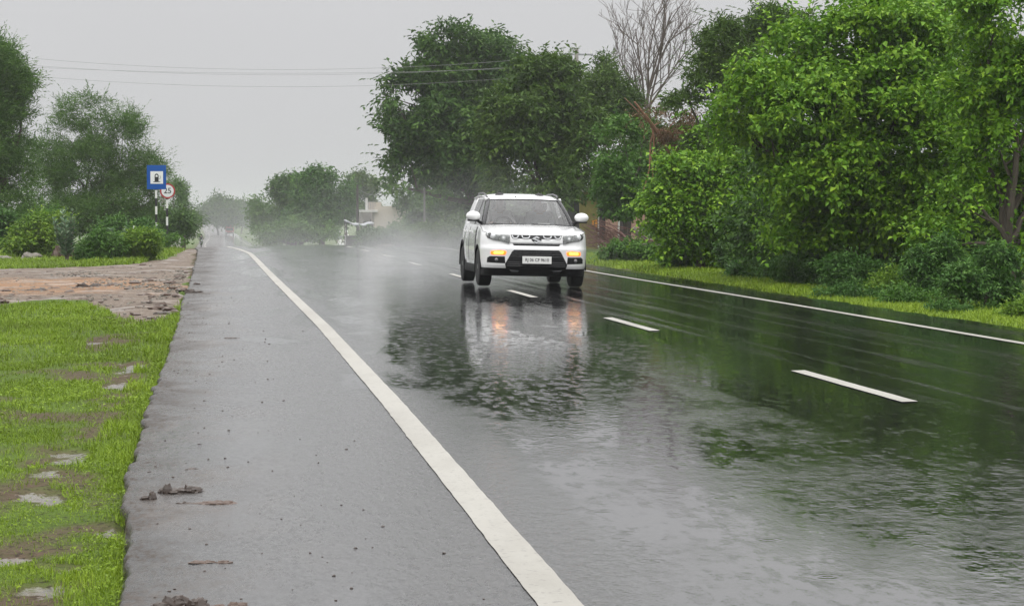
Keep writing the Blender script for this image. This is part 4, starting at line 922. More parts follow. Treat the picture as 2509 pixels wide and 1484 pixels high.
# ------------------------------------------------------------------ house, awning, hut, branches
def house():
    Y = 150; k = Y/F_PX; b = on_ground(945, Y); t = empty('cream_house', b); tag(t, 'small cream house with flat roof half hidden by the tall dark tree', 'house')
    X = lambda px: P(px, 517, Y).x-b.x; Z = lambda py: P(945, py, Y).z-b.z
    m = MB(); m.box(((X(918)+X(1010))/2, 2.2, Z(505)/2-.2), (X(1010)-X(918), 4, Z(505)+.4)); m.build('wall', M['plaster'], t)
    m = MB(); m.box(((X(885)+X(925))/2, 1.2, Z(517)), (X(925)-X(885), 2.6, .16), bev=.01); m.build('roof_slab', M['white_wash'], t)
    m = MB(); m.box(((X(899)+X(936))/2, .6, Z(505)), (X(936)-X(899), .12, Z(495)-Z(514))); m.build('parapet', M['plaster'], t)
    m = MB(); m.box((X(899.5), .55, (Z(485)+Z(514))/2), (.16, .16, Z(485)-Z(514)), bev=.01); m.build('parapet_post', M['white_wash'], t)
    m = MB()
    for px in (904, 909, 915, 921): m.box((X(px), .53, Z(504)), (.07, .05, Z(497)-Z(512)))
    m.build('railing', M['concrete'], t)
    m = MB(); m.box(((X(886)+X(917))/2, 3.0, Z(519)/2-.2), (X(917)-X(886), .15, Z(519)+.3)); m.build('porch_back', M['concrete'], t)
    m = MB(); m.box((X(908), 2.9, .9), (.8, .06, 2.0), bev=.01); d = m.build('door', M['dark_wood'], t)
    m = MB(); m.lathe([(-.02, .03), (.02, .03)], (X(908)+.3, 2.85, .95), 'y', 8); m.build('handle', M['galv'], d)
    m = MB(); m.box((X(888), .3, Z(519)/2-.15), (.14, .14, Z(519)+.2)); m.build('porch_post', M['concrete'], t)
house()
def awning():
    Y = 140; b = on_ground(880, Y); t = empty('stall_awning', b); tag(t, 'sagging white tarpaulin awning on thin poles left of the cream house', 'awning')
    x0, x1 = P(846, 540, Y).x-b.x, P(914, 540, Y).x-b.x; z = P(846, 541, Y).z-b.z
    m = MB(); m.grid(lambda u, v: (x0+(x1-x0)*u, -.6+2.0*v, z-.20*math.sin(math.pi*u)+.03*math.sin(u*17)-.10*u+(.08*v)), 24, 6); m.build('sheet', M['tarp'], t, smooth=True, solid=.05)
    m = MB(); m.grid(lambda u, v: (x0+(x1-x0)*u, -.62, z-.20*math.sin(math.pi*u)+.03*math.sin(u*17)-.10*u-.09*v), 24, 3); m.build('valance', M['tarp'], t, smooth=True, solid=.02)
    for x, y, h in ((x0+.05, -.5, z-.1), (x1-.05, -.5, z-.2), (x0+.05, 1.3, z+.2), (x1-.05, 1.3, z+.1)):
        q = MB(); q.tube([(x, y, -.1), (x, y, h)], .035, 8); q.build('pole', M['dark_wood'], t)
    m = MB(); m.box((0, 1.3, z*.25), (x1-x0-.3, .08, z*.5)); m.build('back_screen', M['weathered'], t)
awning()
def hut():
    Y = 93; b = on_ground(1480, Y); t = empty('roadside_hut', b); tag(t, 'low hut with yellow and pink wall panels behind the fallen branches', 'hut')
    X = lambda px: P(px, 517, Y).x-b.x; Z = lambda py: P(1480, py, Y).z-b.z; zt = Z(470)
    def wall(name, a, c, mat, y=0, d=.14, z1=None, z0=-.1):
        m = MB(); m.box(((X(a)+X(c))/2, y, ((z1 or zt)+z0)/2), (X(c)-X(a), d, (z1 or zt)-z0), bev=.006); return m.build(name, M[mat], t)
    wall('yellow_panel', 1420, 1464, 'yellow_wall'); wall('pillar', 1464.4, 1467, 'white_wash', -.02, .2); wall('pink_panel', 1484, 1513, 'pink_wall'); wall('pillar', 1513.4, 1517.5, 'white_wash', -.02, .2)
    m = MB(); m.tube([(X(1452), -.09, Z(552)), (X(1452), -.09, Z(541)), (X(1460), -.09, Z(540)), (X(1460), -.09, Z(547)), (X(1458), -.09, Z(562))], .05, 6); m.build('orange_mark', M['orange'], t)
    wall('door', 1518, 1546, 'dark_wood', .1); wall('back_wall', 1410, 1600, 'interior', 2.2); wall('brown_panel', 1547, 1600, 'pink_wall', .05)
    m = MB(); m.box(((X(1410)+X(1605))/2, 1.1, zt+.08), (X(1605)-X(1410), 3.0, .14), bev=.01); m.build('roof', M['concrete'], t)
hut()
def branches():
    Y = 64; b = on_ground(1500, Y); t = empty('branch_heap', b); tag(t, 'heap of bare reddish fallen branches beside the hut', 'branches'); m = MB(); m2 = MB(); random.seed(5)
    for i in range(46):
        a = P(random.uniform(1470, 1620), random.uniform(590, 625), Y+random.uniform(-1, 1))-b; a.z = max(a.z, .03)
        e = P(random.uniform(1420, 1500), random.uniform(540, 610), Y+random.uniform(-1.2, 1.2))-b; e.z = max(e.z, .1); r = random.uniform(.009, .03)
        pth = limb_path(a, e, 7, .12, sag=random.uniform(0, .25)); m.tube(pth, [r*(1-.1*j) for j in range(8)], 5)
        for _ in range(3):
            q = pth[random.randint(2, 6)]; m2.tube(limb_path(q, q+Vector((random.uniform(-.7, .1), random.uniform(-.4, .4), random.uniform(-.1, .4))), 4, .15), [.007, .006, .005, .004, .003], 4)
    m.build('branch', M['twig_red'], t, smooth=True, merge=False); m2.build('twigs', M['twig_red'], t, merge=False)
branches()
def log():
    b = on_ground(1600, 66); t = empty('fallen_log', b); tag(t, 'pale weathered log and splintered wood lying below the creeper', 'log'); m = MB()
    for a, e, r in [((1550, 560), (1640, 628), .09), ((1570, 600), (1660, 610), .06), ((1590, 585), (1650, 640), .05)]:
        p, q = P(*a, 66)-b, P(*e, 66)-b; p.z = max(p.z, .1); q.z = max(q.z, .03); m.tube(limb_path(p, q, 6, .08), [r*(1-.08*i) for i in range(7)], 7)
    m.build('log', M['bark_pale'], t, smooth=True, merge=False)
log()

# ------------------------------------------------------------------ people (one skinned body each)
def body(name, joints, edges, rad, mats, parent=None, cut=None):
    """one continuous skinned surface; mats = (skin, shirt, trousers), cut(z-like key) picks the cloth by joint"""
    keys = list(joints); me = bpy.data.meshes.new(name); me.from_pydata([joints[k] for k in keys], [(keys.index(a), keys.index(b)) for a, b in edges], [])
    o = bpy.data.objects.new(name, me); COL.objects.link(o)
    md = o.modifiers.new('skin', 'SKIN'); md.use_smooth_shade = True
    for i, k in enumerate(keys):
        d = me.skin_vertices[0].data[i]; r = rad[k]; d.radius = (r, r) if not isinstance(r, tuple) else r; d.use_root = (i == 0)
    s = o.modifiers.new('sub', 'SUBSURF'); s.levels = 2; s.render_levels = 2
    dg = bpy.context.evaluated_depsgraph_get(); nm = bpy.data.meshes.new_from_object(o.evaluated_get(dg)); bpy.data.objects.remove(o)
    nm.materials.clear()
    for m_ in mats: nm.materials.append(m_)
    jv = np.array([joints[k] for k in keys]); jm = np.array([cut[k] for k in keys])
    for p in nm.polygons:
        p.material_index = int(jm[np.argmin(((jv-np.array(p.center))**2).sum(1))]); p.use_smooth = True
    nm.name = name; q = link(bpy.data.objects.new(name, nm), parent); return q
EDGES = [('pelvis', 'waist'), ('waist', 'chest'), ('chest', 'neck'), ('neck', 'jaw'), ('jaw', 'head'), ('head', 'crown'), ('jaw', 'nose')]
for s_ in 'lr':
    EDGES += [('pelvis', 'hip'+s_), ('hip'+s_, 'knee'+s_), ('knee'+s_, 'ankle'+s_), ('ankle'+s_, 'toe'+s_), ('chest', 'sh'+s_), ('sh'+s_, 'elb'+s_), ('elb'+s_, 'wr'+s_), ('wr'+s_, 'hand'+s_),
              ('hand'+s_, 'f1'+s_), ('hand'+s_, 'f2'+s_), ('hand'+s_, 'f3'+s_), ('wr'+s_, 'th'+s_)]
RAD = dict(pelvis=(.155, .12), waist=(.135, .10), chest=(.165, .115), neck=.055, jaw=.075, head=(.082, .098), crown=.07, nose=.018)
CUT = dict(pelvis=2, waist=1, chest=1, neck=0, jaw=0, head=0, crown=0, nose=0)
for s_ in 'lr':
    RAD.update({'hip'+s_: .092, 'knee'+s_: .062, 'ankle'+s_: .042, 'toe'+s_: .038, 'sh'+s_: .062, 'elb'+s_: .045, 'wr'+s_: .032, 'hand'+s_: (.038, .02), 'f1'+s_: .010, 'f2'+s_: .010, 'f3'+s_: .009, 'th'+s_: .010})
    CUT.update({'hip'+s_: 2, 'knee'+s_: 2, 'ankle'+s_: 2, 'toe'+s_: 0, 'sh'+s_: 1, 'elb'+s_: 1, 'wr'+s_: 0, 'hand'+s_: 0, 'f1'+s_: 0, 'f2'+s_: 0, 'f3'+s_: 0, 'th'+s_: 0})
def seated(hands, feet, lean=.0, seat=.0, knee_out=.12, knee_y=-.42, knee_z=.06):
    """faces -y; pelvis at origin height seat"""
    J = dict(pelvis=(0, 0, seat), waist=(0, -.02-lean*.2, seat+.2), chest=(0, -.02-lean*.6, seat+.42), neck=(0, -.03-lean*.85, seat+.58), jaw=(0, -.06-lean*.95, seat+.655), head=(0, -.045-lean, seat+.735), crown=(0, -.03-lean, seat+.80), nose=(0, -.145-lean, seat+.695))
    for s_, k in (('l', -1), ('r', 1)):
        h = Vector(hands[s_]); sh = Vector((k*.19, -.02-lean*.6, seat+.48)); el = sh.lerp(h, .5)+Vector((k*.07, .03, -.10)); wr = h+Vector((0, .08, .01))
        J.update({'hip'+s_: (k*.10, -.05, seat-.01), 'knee'+s_: (k*(.10+knee_out), knee_y, seat+knee_z), 'ankle'+s_: feet[s_], 'toe'+s_: (feet[s_][0], feet[s_][1]-.17, feet[s_][2]-.03), 'sh'+s_: tuple(sh), 'elb'+s_: tuple(el), 'wr'+s_: tuple(wr), 'hand'+s_: tuple(h),
                  'f1'+s_: (h.x-.02, h.y-.07, h.z-.03), 'f2'+s_: (h.x, h.y-.08, h.z-.035), 'f3'+s_: (h.x+.02, h.y-.07, h.z-.03), 'th'+s_: (h.x-k*.05, h.y+.02, h.z+.005)})
    return J
def hair(parent, c, mat='hair', r=(.095, .108, .085), name='hair'):
    m = MB(); m.ball(c, r, 14, 8, .06, 2); m.build(name, M[mat], parent, smooth=True)

# ------------------------------------------------------------------ the white car
CAR_Y = 37.45; cx_ = 5.25
car = empty('white_suv', (cx_, CAR_Y, float(road_z(cx_, CAR_Y+1.5))+.002), (0, math.atan(.02), 0)); car.scale = (1.03, 1, 1); tag(car, 'white compact SUV with both indicators lit driving towards the camera', 'car')
def Wz(z): return np.interp(z, [.2, .35, .5, .65, .80, .95, 1.08], [.855, .875, .888, .893, .888, .872, .835])
def Y0(z): return np.interp(z, [.2, .30, .38, .55, .64, .67, .71, .76, .86, .90, .96, 1.1], [.13, .05, .0, -.005, -.012, -.012, .02, .03, .042, .055, .10, .45])
def yf(u, z): return Y0(z)+.055*u*u+.33*abs(u)**9
def front(x, z, off=0): w = Wz(z); u = max(-1, min(1, x/w)); return Vector((x, float(yf(u, z))-off, z))
def top_z(y): return float(np.interp(y, [0, .06, .12, .45, 1.15, 3.0, 4], [.895, .90, .93, .965, 1.045, 1.075, 1.10]))
ZB = .33
def car_body():
    us = list(np.linspace(0, .6, 7))+[.7, .78, .85, .9, .94, .97, .99, 1.0]
    half = [('f', u) for u in us]+[('s', y) for y in (.52, .66, .83, 1.0, 1.15, 1.4, 1.8, 2.2, 2.6, 2.9, 3.1, 3.33, 3.5)]+[('r', u) for u in (1.0, .98, .94, .88, .78, .6, .4, .2, 0)]
    full = [(k, v, 1) for k, v in half]+[(k, v, -1) for k, v in half[::-1] if not (v == 0)]
    n = len(full); lv = 26; vs = []; fs = []
    def pt(k, v, s, t):
        for_y = yf(v, .6) if k == 'f' else v if k == 's' else 3.9
        zt = top_z(for_y); z = ZB+(zt-ZB)*t; w = float(Wz(z))
        if k == 'f': return (s*v*w, float(yf(v, z)), z)
        if k == 's': return (s*w*(1+.012*math.exp(-((v-.83)/.3)**2)+.015*math.exp(-((v-3.33)/.35)**2))*(1-.03*max(0, (v-2.6))/1.0), v, z)
        return (s*v*w*.97, 3.96-.30*abs(v)**6-.05*max(0, z-.7), z)
    for j in range(lv):
        for k, v, s in full: vs.append(pt(k, v, s, j/(lv-1)))
    for j in range(lv-1):
        for i in range(n): fs.append((j*n+i, j*n+(i+1) % n, (j+1)*n+(i+1) % n, (j+1)*n+i))
    b = (lv-1)*n; base = len(vs)
    ring = [vs[b+i] for i in range(n)]
    vs += [(x*.93, 2.0+(y-2.0)*.955, z-.004) for x, y, z in ring]; vs += [(x*.90, 2.0+(y-2.0)*.94, .46) for x, y, z in ring]
    for i in range(n):
        k = (i+1) % n; fs.append((b+i, b+k, base+k, base+i)); fs.append((base+i, base+k, base+n+k, base+n+i))
    m = MB(); m.add(vs, fs); m.cm = 1
    m.add(vs[base+n:base+2*n], [tuple(range(n))]); m.add(vs[:n], [tuple(range(n-1, -1, -1))])
    o = m.build('body', [M['white_paint'], M['interior']], None, smooth=True, autos=50)
    c = MB()
    for y in (.83, 3.33): c.lathe([(-1.2, .39), (1.2, .39)], (0, y, .335), 'x', 40)
    cu = c.build('cutter', M['black_plastic'], merge=False); md = o.modifiers.new('b', 'BOOLEAN'); md.object = cu; md.operation = 'DIFFERENCE'; md.solver = 'EXACT'; md.use_self = True
    dg = bpy.context.evaluated_depsgraph_get(); me = bpy.data.meshes.new_from_object(o.evaluated_get(dg))
    bpy.data.objects.remove(o); bpy.data.objects.remove(cu); me.name = 'body'; return link(bpy.data.objects.new('body', me), car)
bodyo = car_body()
m = MB()   # black lower cladding all round
us = list(np.linspace(-1, 1, 41)); ringp = [(u*.872, float(yf(u, .33)), 0) for u in us]+[(.872, y, 0) for y in (.6, .8)]
for sgn, rng_y in ((0, None),):
    for j in range(2): pass
m.grid(lambda a, t: front((a*2-1)*.866, .195+.15*t, -.012+.004*t), 41, 5); m.build('front_valance', M['black_plastic'], car, smooth=True, solid=.02)
for sg in (-1, 1):
    m = MB(); m.grid(lambda a, t: (sg*(.872+.012*math.sin(math.pi*t)), 1.25+1.66*a, .22+.17*t), 12, 5); m.build('side_sill', M['black_plastic'], car, smooth=True, solid=.03)
    for y in (.83, 3.33):
        m = MB(); m.grid(lambda a, t: (sg*(.888+.012-.01*abs(t-.5)), y+math.cos(math.pi*(1.05*a-.025))*(.375+.065*t), .335+math.sin(math.pi*(1.05*a-.025))*(.375+.065*t)), 28, 4); m.build('arch_trim', M['black_plastic'], car, smooth=True, solid=.02)
        m = MB(); m.grid(lambda a, t: (sg*(.60+.285*t), y+math.cos(math.pi*a)*.388, .335+math.sin(math.pi*a)*.388), 24, 3); m.grid(lambda a, t: (sg*.60, y+math.cos(math.pi*a)*.388*t, .335+math.sin(math.pi*a)*.388*t), 24, 3)
        m.build('wheel_arch', M['black_plastic'], car, smooth=True)
        w = MB(); w.lathe([(-.105, .215), (-.11, .29), (-.098, .322), (-.07, .333), (.07, .333), (.098, .322), (.11, .29), (.105, .215)], (0, 0, 0), 'x', 40)
        wo = w.build('wheel', M['rubber'], car, smooth=True); wo.location = (sg*.778, y, .333)
        r = MB(); r.lathe([(sg*.06, .214), (sg*.10, .212), (sg*.104, .20), (sg*.085, .195)], (0, 0, 0), 'x', 36)
        for q in range(5):
            a = 2*math.pi*q/5; r.box((sg*.092, math.cos(a)*.115, math.sin(a)*.115), (.02, .20, .045), rot=Matrix.Rotation(a, 3, 'X')) if False else r.add([Vector((sg*x, math.cos(a)*rr-math.sin(a)*ww, math.sin(a)*rr+math.cos(a)*ww)) for x, rr, ww in ((.10, .04, -.03), (.10, .04, .03), (.095, .2, .022), (.095, .2, -.022), (.07, .04, -.03), (.07, .04, .03), (.07, .2, .022), (.07, .2, -.022))], [(0, 1, 2, 3), (7, 6, 5, 4), (0, 3, 7, 4), (1, 5, 6, 2)])
        r.lathe([(sg*.06, .05), (sg*.105, .045), (sg*.108, .02)], (0, 0, 0), 'x', 20); r.build('rim', M['alloy'], wo, smooth=True)
m = MB(); m.box((0, 2.1, .26), (1.5, 3.3, .14), bev=.02); m.build('underbody', M['black_plastic'], car)
# bonnet
def bonnet(u, v):
    x = (u*2-1); yc = 1.00+.17*x*x+.06*abs(x)**6; ys = float(yf(x, .895))-.004; y = ys+(yc-ys)*v
    z = top_z(y)*abs(x)**3+(1-abs(x)**3)*float(np.interp(v, [0, .08, .25, .6, 1], [.897, .928, .972, 1.028, 1.068]))+.004
    z += .012*math.exp(-((abs(x)-.52)/.09)**2)*min(1, v*4)*(1-v*.5)
    return (x*float(np.interp(v, [0, 1], [.868, .835])), y, z)
m = MB(); m.grid(bonnet, 41, 22); m.build('bonnet', M['white_paint'], car, smooth=True, solid=-.015 if False else .015)
for s in (-1, 1):
    m = MB(); m.tube([Vector(bonnet(.5+s*.492, v))+Vector((s*.004, 0, .004)) for v in np.linspace(.03, 1, 14)], .0045, 5); m.build('shut_line', M['dark_trim'], car)
    for yy in (1.15, 2.14, 3.01):
        m = MB(); m.tube([(s*(float(Wz(z))*(1-.03*max(0, yy-2.6))+.011), yy, z) for z in np.linspace(.42, 1.02, 9)], .005, 5); m.build('shut_line', M['dark_trim'], car)
# conformal front patches
def patch(name, poly, off, mat, thick=.012, step=.025, parent=None, shrink=None):
    pl = [Vector(p) for p in poly]; dense = []
    for i in range(len(pl)):
        a, b = pl[i], pl[(i+1) % len(pl)]; n = max(1, int((b-a).length/step)); dense += [a.lerp(b, t/n) for t in range(n)]
    xs = [p.x for p in dense]; zs = [p.y for p in dense]; X_, Z_ = np.meshgrid(np.arange(min(xs)+step, max(xs), step), np.arange(min(zs)+step*.8, max(zs), step))
    ok = inpoly(X_, Z_, [(p.x, p.y) for p in dense]); pts = dense+[Vector((a, b)) for a, b in zip(X_[ok], Z_[ok])]
    v, _, f, *_r = geometry.delaunay_2d_cdt(pts, [(i, (i+1) % len(dense)) for i in range(len(dense))], [], 1, 1e-4)
    mb = MB(); mb.add([front(q.x, q.y, off) for q in v], [tuple(t) for t in f])
    o = mb.build(name, M[mat], parent or car, smooth=True)
    bm = bmesh.new(); bm.from_mesh(o.data)
    if sum(f.normal.y for f in bm.faces) > 0: bmesh.ops.reverse_faces(bm, faces=bm.faces[:])
    bm.to_mesh(o.data); bm.free()
    md = o.modifiers.new('solid', 'SOLIDIFY'); md.thickness = thick; md.offset = -1; return o
def mir(poly, s): return [(x*s, z) for x, z in (poly if s > 0 else poly[::-1])]
patch('grille', [(-.43, .897), (.43, .897), (.40, .836), (.30, .815), (-.30, .815), (-.40, .836)], .004, 'dark_trim')
patch('grille_slot', [(-.40, .752), (.40, .752), (.375, .716), (-.375, .716)], .004, 'dark_trim')
patch('grille_bar', [(-.46, .838), (-.12, .828), (.12, .828), (.46, .838), (.445, .757), (-.445, .757)], .006, 'white_paint', .012)
for x0, x1 in ((-.405, -.305), (-.245, -.115), (.115, .245), (.305, .405)):
    m = MB(); pth = [(x0, .888), (x0+.006, .862), (x0+.025, .845), ((x0+x1)/2, .841), (x1-.025, .845), (x1-.006, .862), (x1, .888)]
    m.tube([front(x, z, .016) for x, z in pth], .009, 8); m.build('grille_loop', M['reflector'], car, smooth=True)
HL = [(.445, .888), (.52, .894), (.62, .905), (.72, .92), (.805, .935), (.825, .89), (.80, .835), (.72, .805), (.60, .79), (.455, .742), (.44, .81)]
for s in (-1, 1):
    h = patch('headlight', mir(HL, s), .004, 'lamp_grey', .01)
    patch('lens', mir([(x*.985+.008, z*.985+.0125) for x, z in HL], s), .022, 'lens', .004, parent=h)
    for cx0, cz, r in ((.70, .868, .058), (.545, .835, .042)):
        q = MB(); c = front(s*cx0, cz, .004); q.ball((c.x, c.y, c.z), (r, .014, r), 18, 10); q.build('reflector', M['reflector'], h, smooth=True)
        q = MB(); q.ball((c.x, c.y-.011, c.z), (r*.55, .012, r*.55), 16, 8); q.build('bulb', M['sign_white'], h, smooth=True)
    q = MB(); q.tube([front(s*x, z, .012) for x, z in ((.80, .92), (.70, .905), (.60, .892), (.61, .86), (.63, .83), (.60, .805))], .009, 6); q.build('light_guide', M['chrome'], h, smooth=True)
    patch('fog_recess', mir([(.525, .528), (.765, .528), (.80, .50), (.805, .42), (.515, .41)], s), .004, 'black_plastic')
    tl = patch('indicator', mir([(.50, .60), (.515, .624), (.60, .630), (.745, .618), (.755, .575), (.735, .555), (.52, .555)], s), .006, 'turn')
    patch('indicator_bulb', mir([(.545, .60), (.56, .615), (.70, .608), (.71, .575), (.69, .565), (.56, .567)], s), .012, 'turn_core', .004, parent=tl)
    q = MB(); c = front(s*.66, .47, .012); q.ball((c.x, c.y, c.z), (.03, .012, .03), 14, 8); q.build('fog_lamp', M['alloy'], car, smooth=True)
patch('lower_grille', [(-.375, .643), (.375, .643), (.41, .61), (.52, .40), (.50, .325), (-.50, .325), (-.52, .40), (-.41, .61)], .005, 'black_plastic')
for z in (.60, .565, .53, .43, .40, .37):
    m = MB(); w = .40+(.60-z)*.40; m.tube([front(x, z, .007) for x in np.linspace(-w, w, 15)], .006, 6); m.build('grille_slat', M['dark_trim'], car, smooth=True)
for s in (-1, 1): patch('skid_plate', mir([(.28, .285), (.44, .30), (.40, .262), (.30, .26)], s), .002, 'alloy', .006)
pl = MB(); c = front(.0, .475, .035); pl.box((.004, c.y, .475), (.485, .012, .125), bev=.004); plo = pl.build('number_plate', M['plate'], car)
text_mesh('plate_text', 'RJ 06 CF 9610', .072, (.004, c.y-.0075, .475), M['ink'], plo, .0008, sx_=.94)
# emblem on the grille: an angular S in a square standing on its corner
S1 = [(0, 1), (.72, .40), (.42, .18), (0, .50), (-.38, .21), (.80, -.62), (.36, -.92) if False else (.42, -.98), (.80, -.62)]
SP = [(.0, 1.0), (.66, .52), (.36, .30), (.0, .56), (-.30, .34), (1.0, -.28), (.78, -.46)]
SP = SP+[(0, -1.0), (-.66, -.52), (-.36, -.30), (0, -.56), (.30, -.34), (-1.0, .28), (-.78, .46)]
patch('emblem_recess', [(0, .893), (.088, .815), (0, .742), (-.088, .815)], .010, 'dark_trim', .004)
m = MB(); c = front(0, .818, .014); prism(m, [(x*.078, c.z+z*.066) for x, z in SP], c.y-.010, c.y+.004); m.build('emblem', M['reflector'], car)
# glasshouse
def wsh(u, v):
    x = u*2-1; xb, xt = x*.735, x*.585; yb = .985+.165*x*x; yt = 1.74+.09*x*x; s = v
    return Vector((xb+(xt-xb)*s, yb+(yt-yb)*s-.03*math.sin(math.pi*s), 1.062+(1.512-1.062)*s+.02*math.sin(math.pi*s)-.012*x*x*s))
m = MB(); m.grid(wsh, 17, 11); m.build('windscreen', M['glass'], car, smooth=True)
m = MB(); m.tube([wsh(u, .0)+Vector((0, -.004, -.002)) for u in np.linspace(0, 1, 17)], .014, 6); m.tube([wsh(u, 1)+Vector((0, -.003, .0)) for u in np.linspace(0, 1, 17)], .011, 6); m.build('windscreen_seal', M['dark_trim'], car, smooth=True)
for s in (-1, 1):
    e = 1 if s > 0 else 0; pts = [wsh(e, v)+Vector((s*.022, .012, -.004)) for v in np.linspace(-.03, 1.0, 9)]
    m = MB(); m.tube(pts, .036, 8); m.build('pillar', M['dark_trim'], car, smooth=True)
    def side(y, t): return Vector((s*(.805+(.645-.805)*t-.012*max(0, y-2.6)), y, top_z(y)-.005+(1.535-top_z(y))*t))
    m = MB(); m.grid(lambda a, t: side(1.20+.62*t+(2.12-1.20-.62*t)*a, t*.93), 6, 6); m.build('side_window', M['glass'], car, smooth=True)
    m = MB(); m.grid(lambda a, t: side(2.18+.94*a-(.06*t*a), t*.93), 6, 6); m.build('side_window', M['glass'], car, smooth=True)
    m = MB(); m.grid(lambda a, t: side(2.11+.08*a, t)+Vector((s*.004, 0, 0)), 3, 5); m.build('pillar', M['dark_trim'], car, smooth=True, solid=.03)
    m = MB(); m.grid(lambda a, t: side(3.08-.06*t+(.78-.18*t+.06*t)*a, t)+Vector((s*.004, 0, 0)), 6, 6); m.build('rear_pillar', M['white_paint'], car, smooth=True, solid=.04)
    m = MB(); m.grid(lambda a, t: side(1.78+(3.6-1.78)*a, .92+.10*t)+Vector((s*.003, 0, 0)), 12, 3); m.build('roof_side', M['white_paint'], car, smooth=True, solid=.03)
    m = MB(); m.tube([(s*.615, 1.98, 1.545), (s*.62, 2.12, 1.592), (s*.62, 2.6, 1.622), (s*.615, 3.3, 1.615), (s*.60, 3.5, 1.57)], .015, 8); m.build('roof_rail', M['dark_trim'], car, smooth=True)
    # mirror
    m = MB(); m.ball((s*.93, 1.22, 1.205), (.125, .085, .086), 18, 12); 
    vs = [(x if abs(x-s*.93) < .2 else x, y, max(z, 1.135)) for x, y, z in m.v]; m.v = vs; mo = m.build('door_mirror', M['white_paint'], car, smooth=True)
    q = MB(); q.box((s*.925, 1.225, 1.126), (.20, .10, .03), bev=.012); q.tube([(s*.86, 1.23, 1.13), (s*.79, 1.26, 1.08)], .024, 8); q.build('mirror_base', M['black_plastic'], mo, smooth=True)
    q = MB(); q.box((s*.93, 1.302, 1.205), (.17, .006, .11), bev=.002); q.build('mirror_glass', M['chrome'], mo)
    # doors with handles and dark shut lines
    for y0_, y1_ in ((1.16, 2.13), (2.15, 3.0)):
        m = MB(); m.grid(lambda a, t: (s*(float(Wz(.42+.60*t))*(1-.03*max(0, y0_+(y1_-y0_)*a-2.6))+.012), y0_+(y1_-y0_)*a, .42+.60*t), 8, 9); d = m.build('door', M['white_paint'], car, smooth=True)
        q = MB(); q.box((s*.905, y1_-.16, .93), (.03, .17, .035), bev=.01); q.build('handle', M['white_paint'], d, smooth=True)
    m = MB(); m.box((s*.72, 3.86, .95), (.14, .10, .26), bev=.03); m.build('tail_lamp', M['sign_red'], car, smooth=True)
def roof(u, v):
    x = u*2-1; y = 1.755+.085*x*x+(3.72-1.755)*v
    z = float(np.interp(y, [1.74, 1.80, 1.9, 2.1, 2.5, 3.0, 3.72], [1.515, 1.532, 1.556, 1.59, 1.622, 1.622, 1.585]))-.035*abs(x)**4-.012*x*x
    return (x*(.60+.05*min(1, v*3)), y, z)
m = MB(); m.grid(roof, 21, 20); m.build('roof', M['white_paint'], car, smooth=True, solid=.02)
m = MB(); m.box((-.13, 1.86, 1.556), (.022, .03, .022), bev=.005); m.build('antenna', M['dark_trim'], car)
m = MB(); m.grid(lambda u, v: ((u*2-1)*(.68-.10*v), 3.90-.20*v-.05*(u*2-1)**2, 1.12+.40*v), 8, 6); m.build('rear_window', M['glass'], car, smooth=True)
m = MB(); m.box((.36, 1.79-.022, 1.470), (.10, .004, .018)); st = m.build('sticker', M['sign_white'], car); st.rotation_euler = (0, 0, 0)
m = MB()
for xa, xb in ((-.05, -.62), (.62, .05)): m.tube([wsh((xa+.735)/1.47, .015)+Vector((0, -.016, .004)), wsh((xb+.735)/1.47, .03)+Vector((0, -.016, .004))], .007, 5)
m.build('wiper', M['dark_trim'], car)
# cabin
m = MB(); m.grid(lambda u, v: ((u*2-1)*.72, 1.10+.17*(u*2-1)**2*(1-v)+.42*v, 1.045+.03*math.sin(math.pi*v)-.16*max(0, v-.8)*5*.5), 14, 8); m.build('dashboard', M['interior'], car, smooth=True, solid=.05)
m = MB(); m.box((.30, 1.30, 1.082), (.20, .12, .012), rot=Matrix.Rotation(.2, 3, 'X')); m.build('paper', M['sign_white'], car)
m = MB(); tor = [(-.36+.18*math.cos(a), 1.62+.08*math.sin(a), 1.03+.165*math.sin(a)) for a in np.linspace(0, 2*math.pi, 25)]; m.tube(tor, .016, 8, cap=False)
for a in (0, math.pi, -math.pi/2): m.tube([(-.36, 1.60, 1.03), (-.36+.18*math.cos(a), 1.62+.08*math.sin(a), 1.03+.165*math.sin(a))], .012, 6)
m.tube([(-.36, 1.60, 1.03), (-.36, 1.40, .95)], .03, 8); m.build('steering_wheel', M['interior'], car, smooth=True)
m = MB(); m.box((0, 1.80, 1.445), (.22, .03, .06), bev=.012); m.build('rear_view_mirror', M['interior'], car, smooth=True)
for sx_ in (-.36, .36):
    m = MB(); m.box((sx_, 2.02, .72), (.50, .50, .16), bev=.05); m.box((sx_, 2.34, 1.02), (.48, .14, .60), rot=Matrix.Rotation(-.22, 3, 'X'), bev=.05); so = m.build('front_seat', M['seat'], car, smooth=True)
    m = MB(); m.box((sx_, 2.43, 1.40), (.27, .10, .17), rot=Matrix.Rotation(-.15, 3, 'X'), bev=.04); m.build('headrest', M['seat'], so, smooth=True)
m = MB(); m.box((0, 3.1, .98), (1.25, .14, .5), rot=Matrix.Rotation(-.25, 3, 'X'), bev=.05); m.build('rear_seat', M['seat'], car, smooth=True)
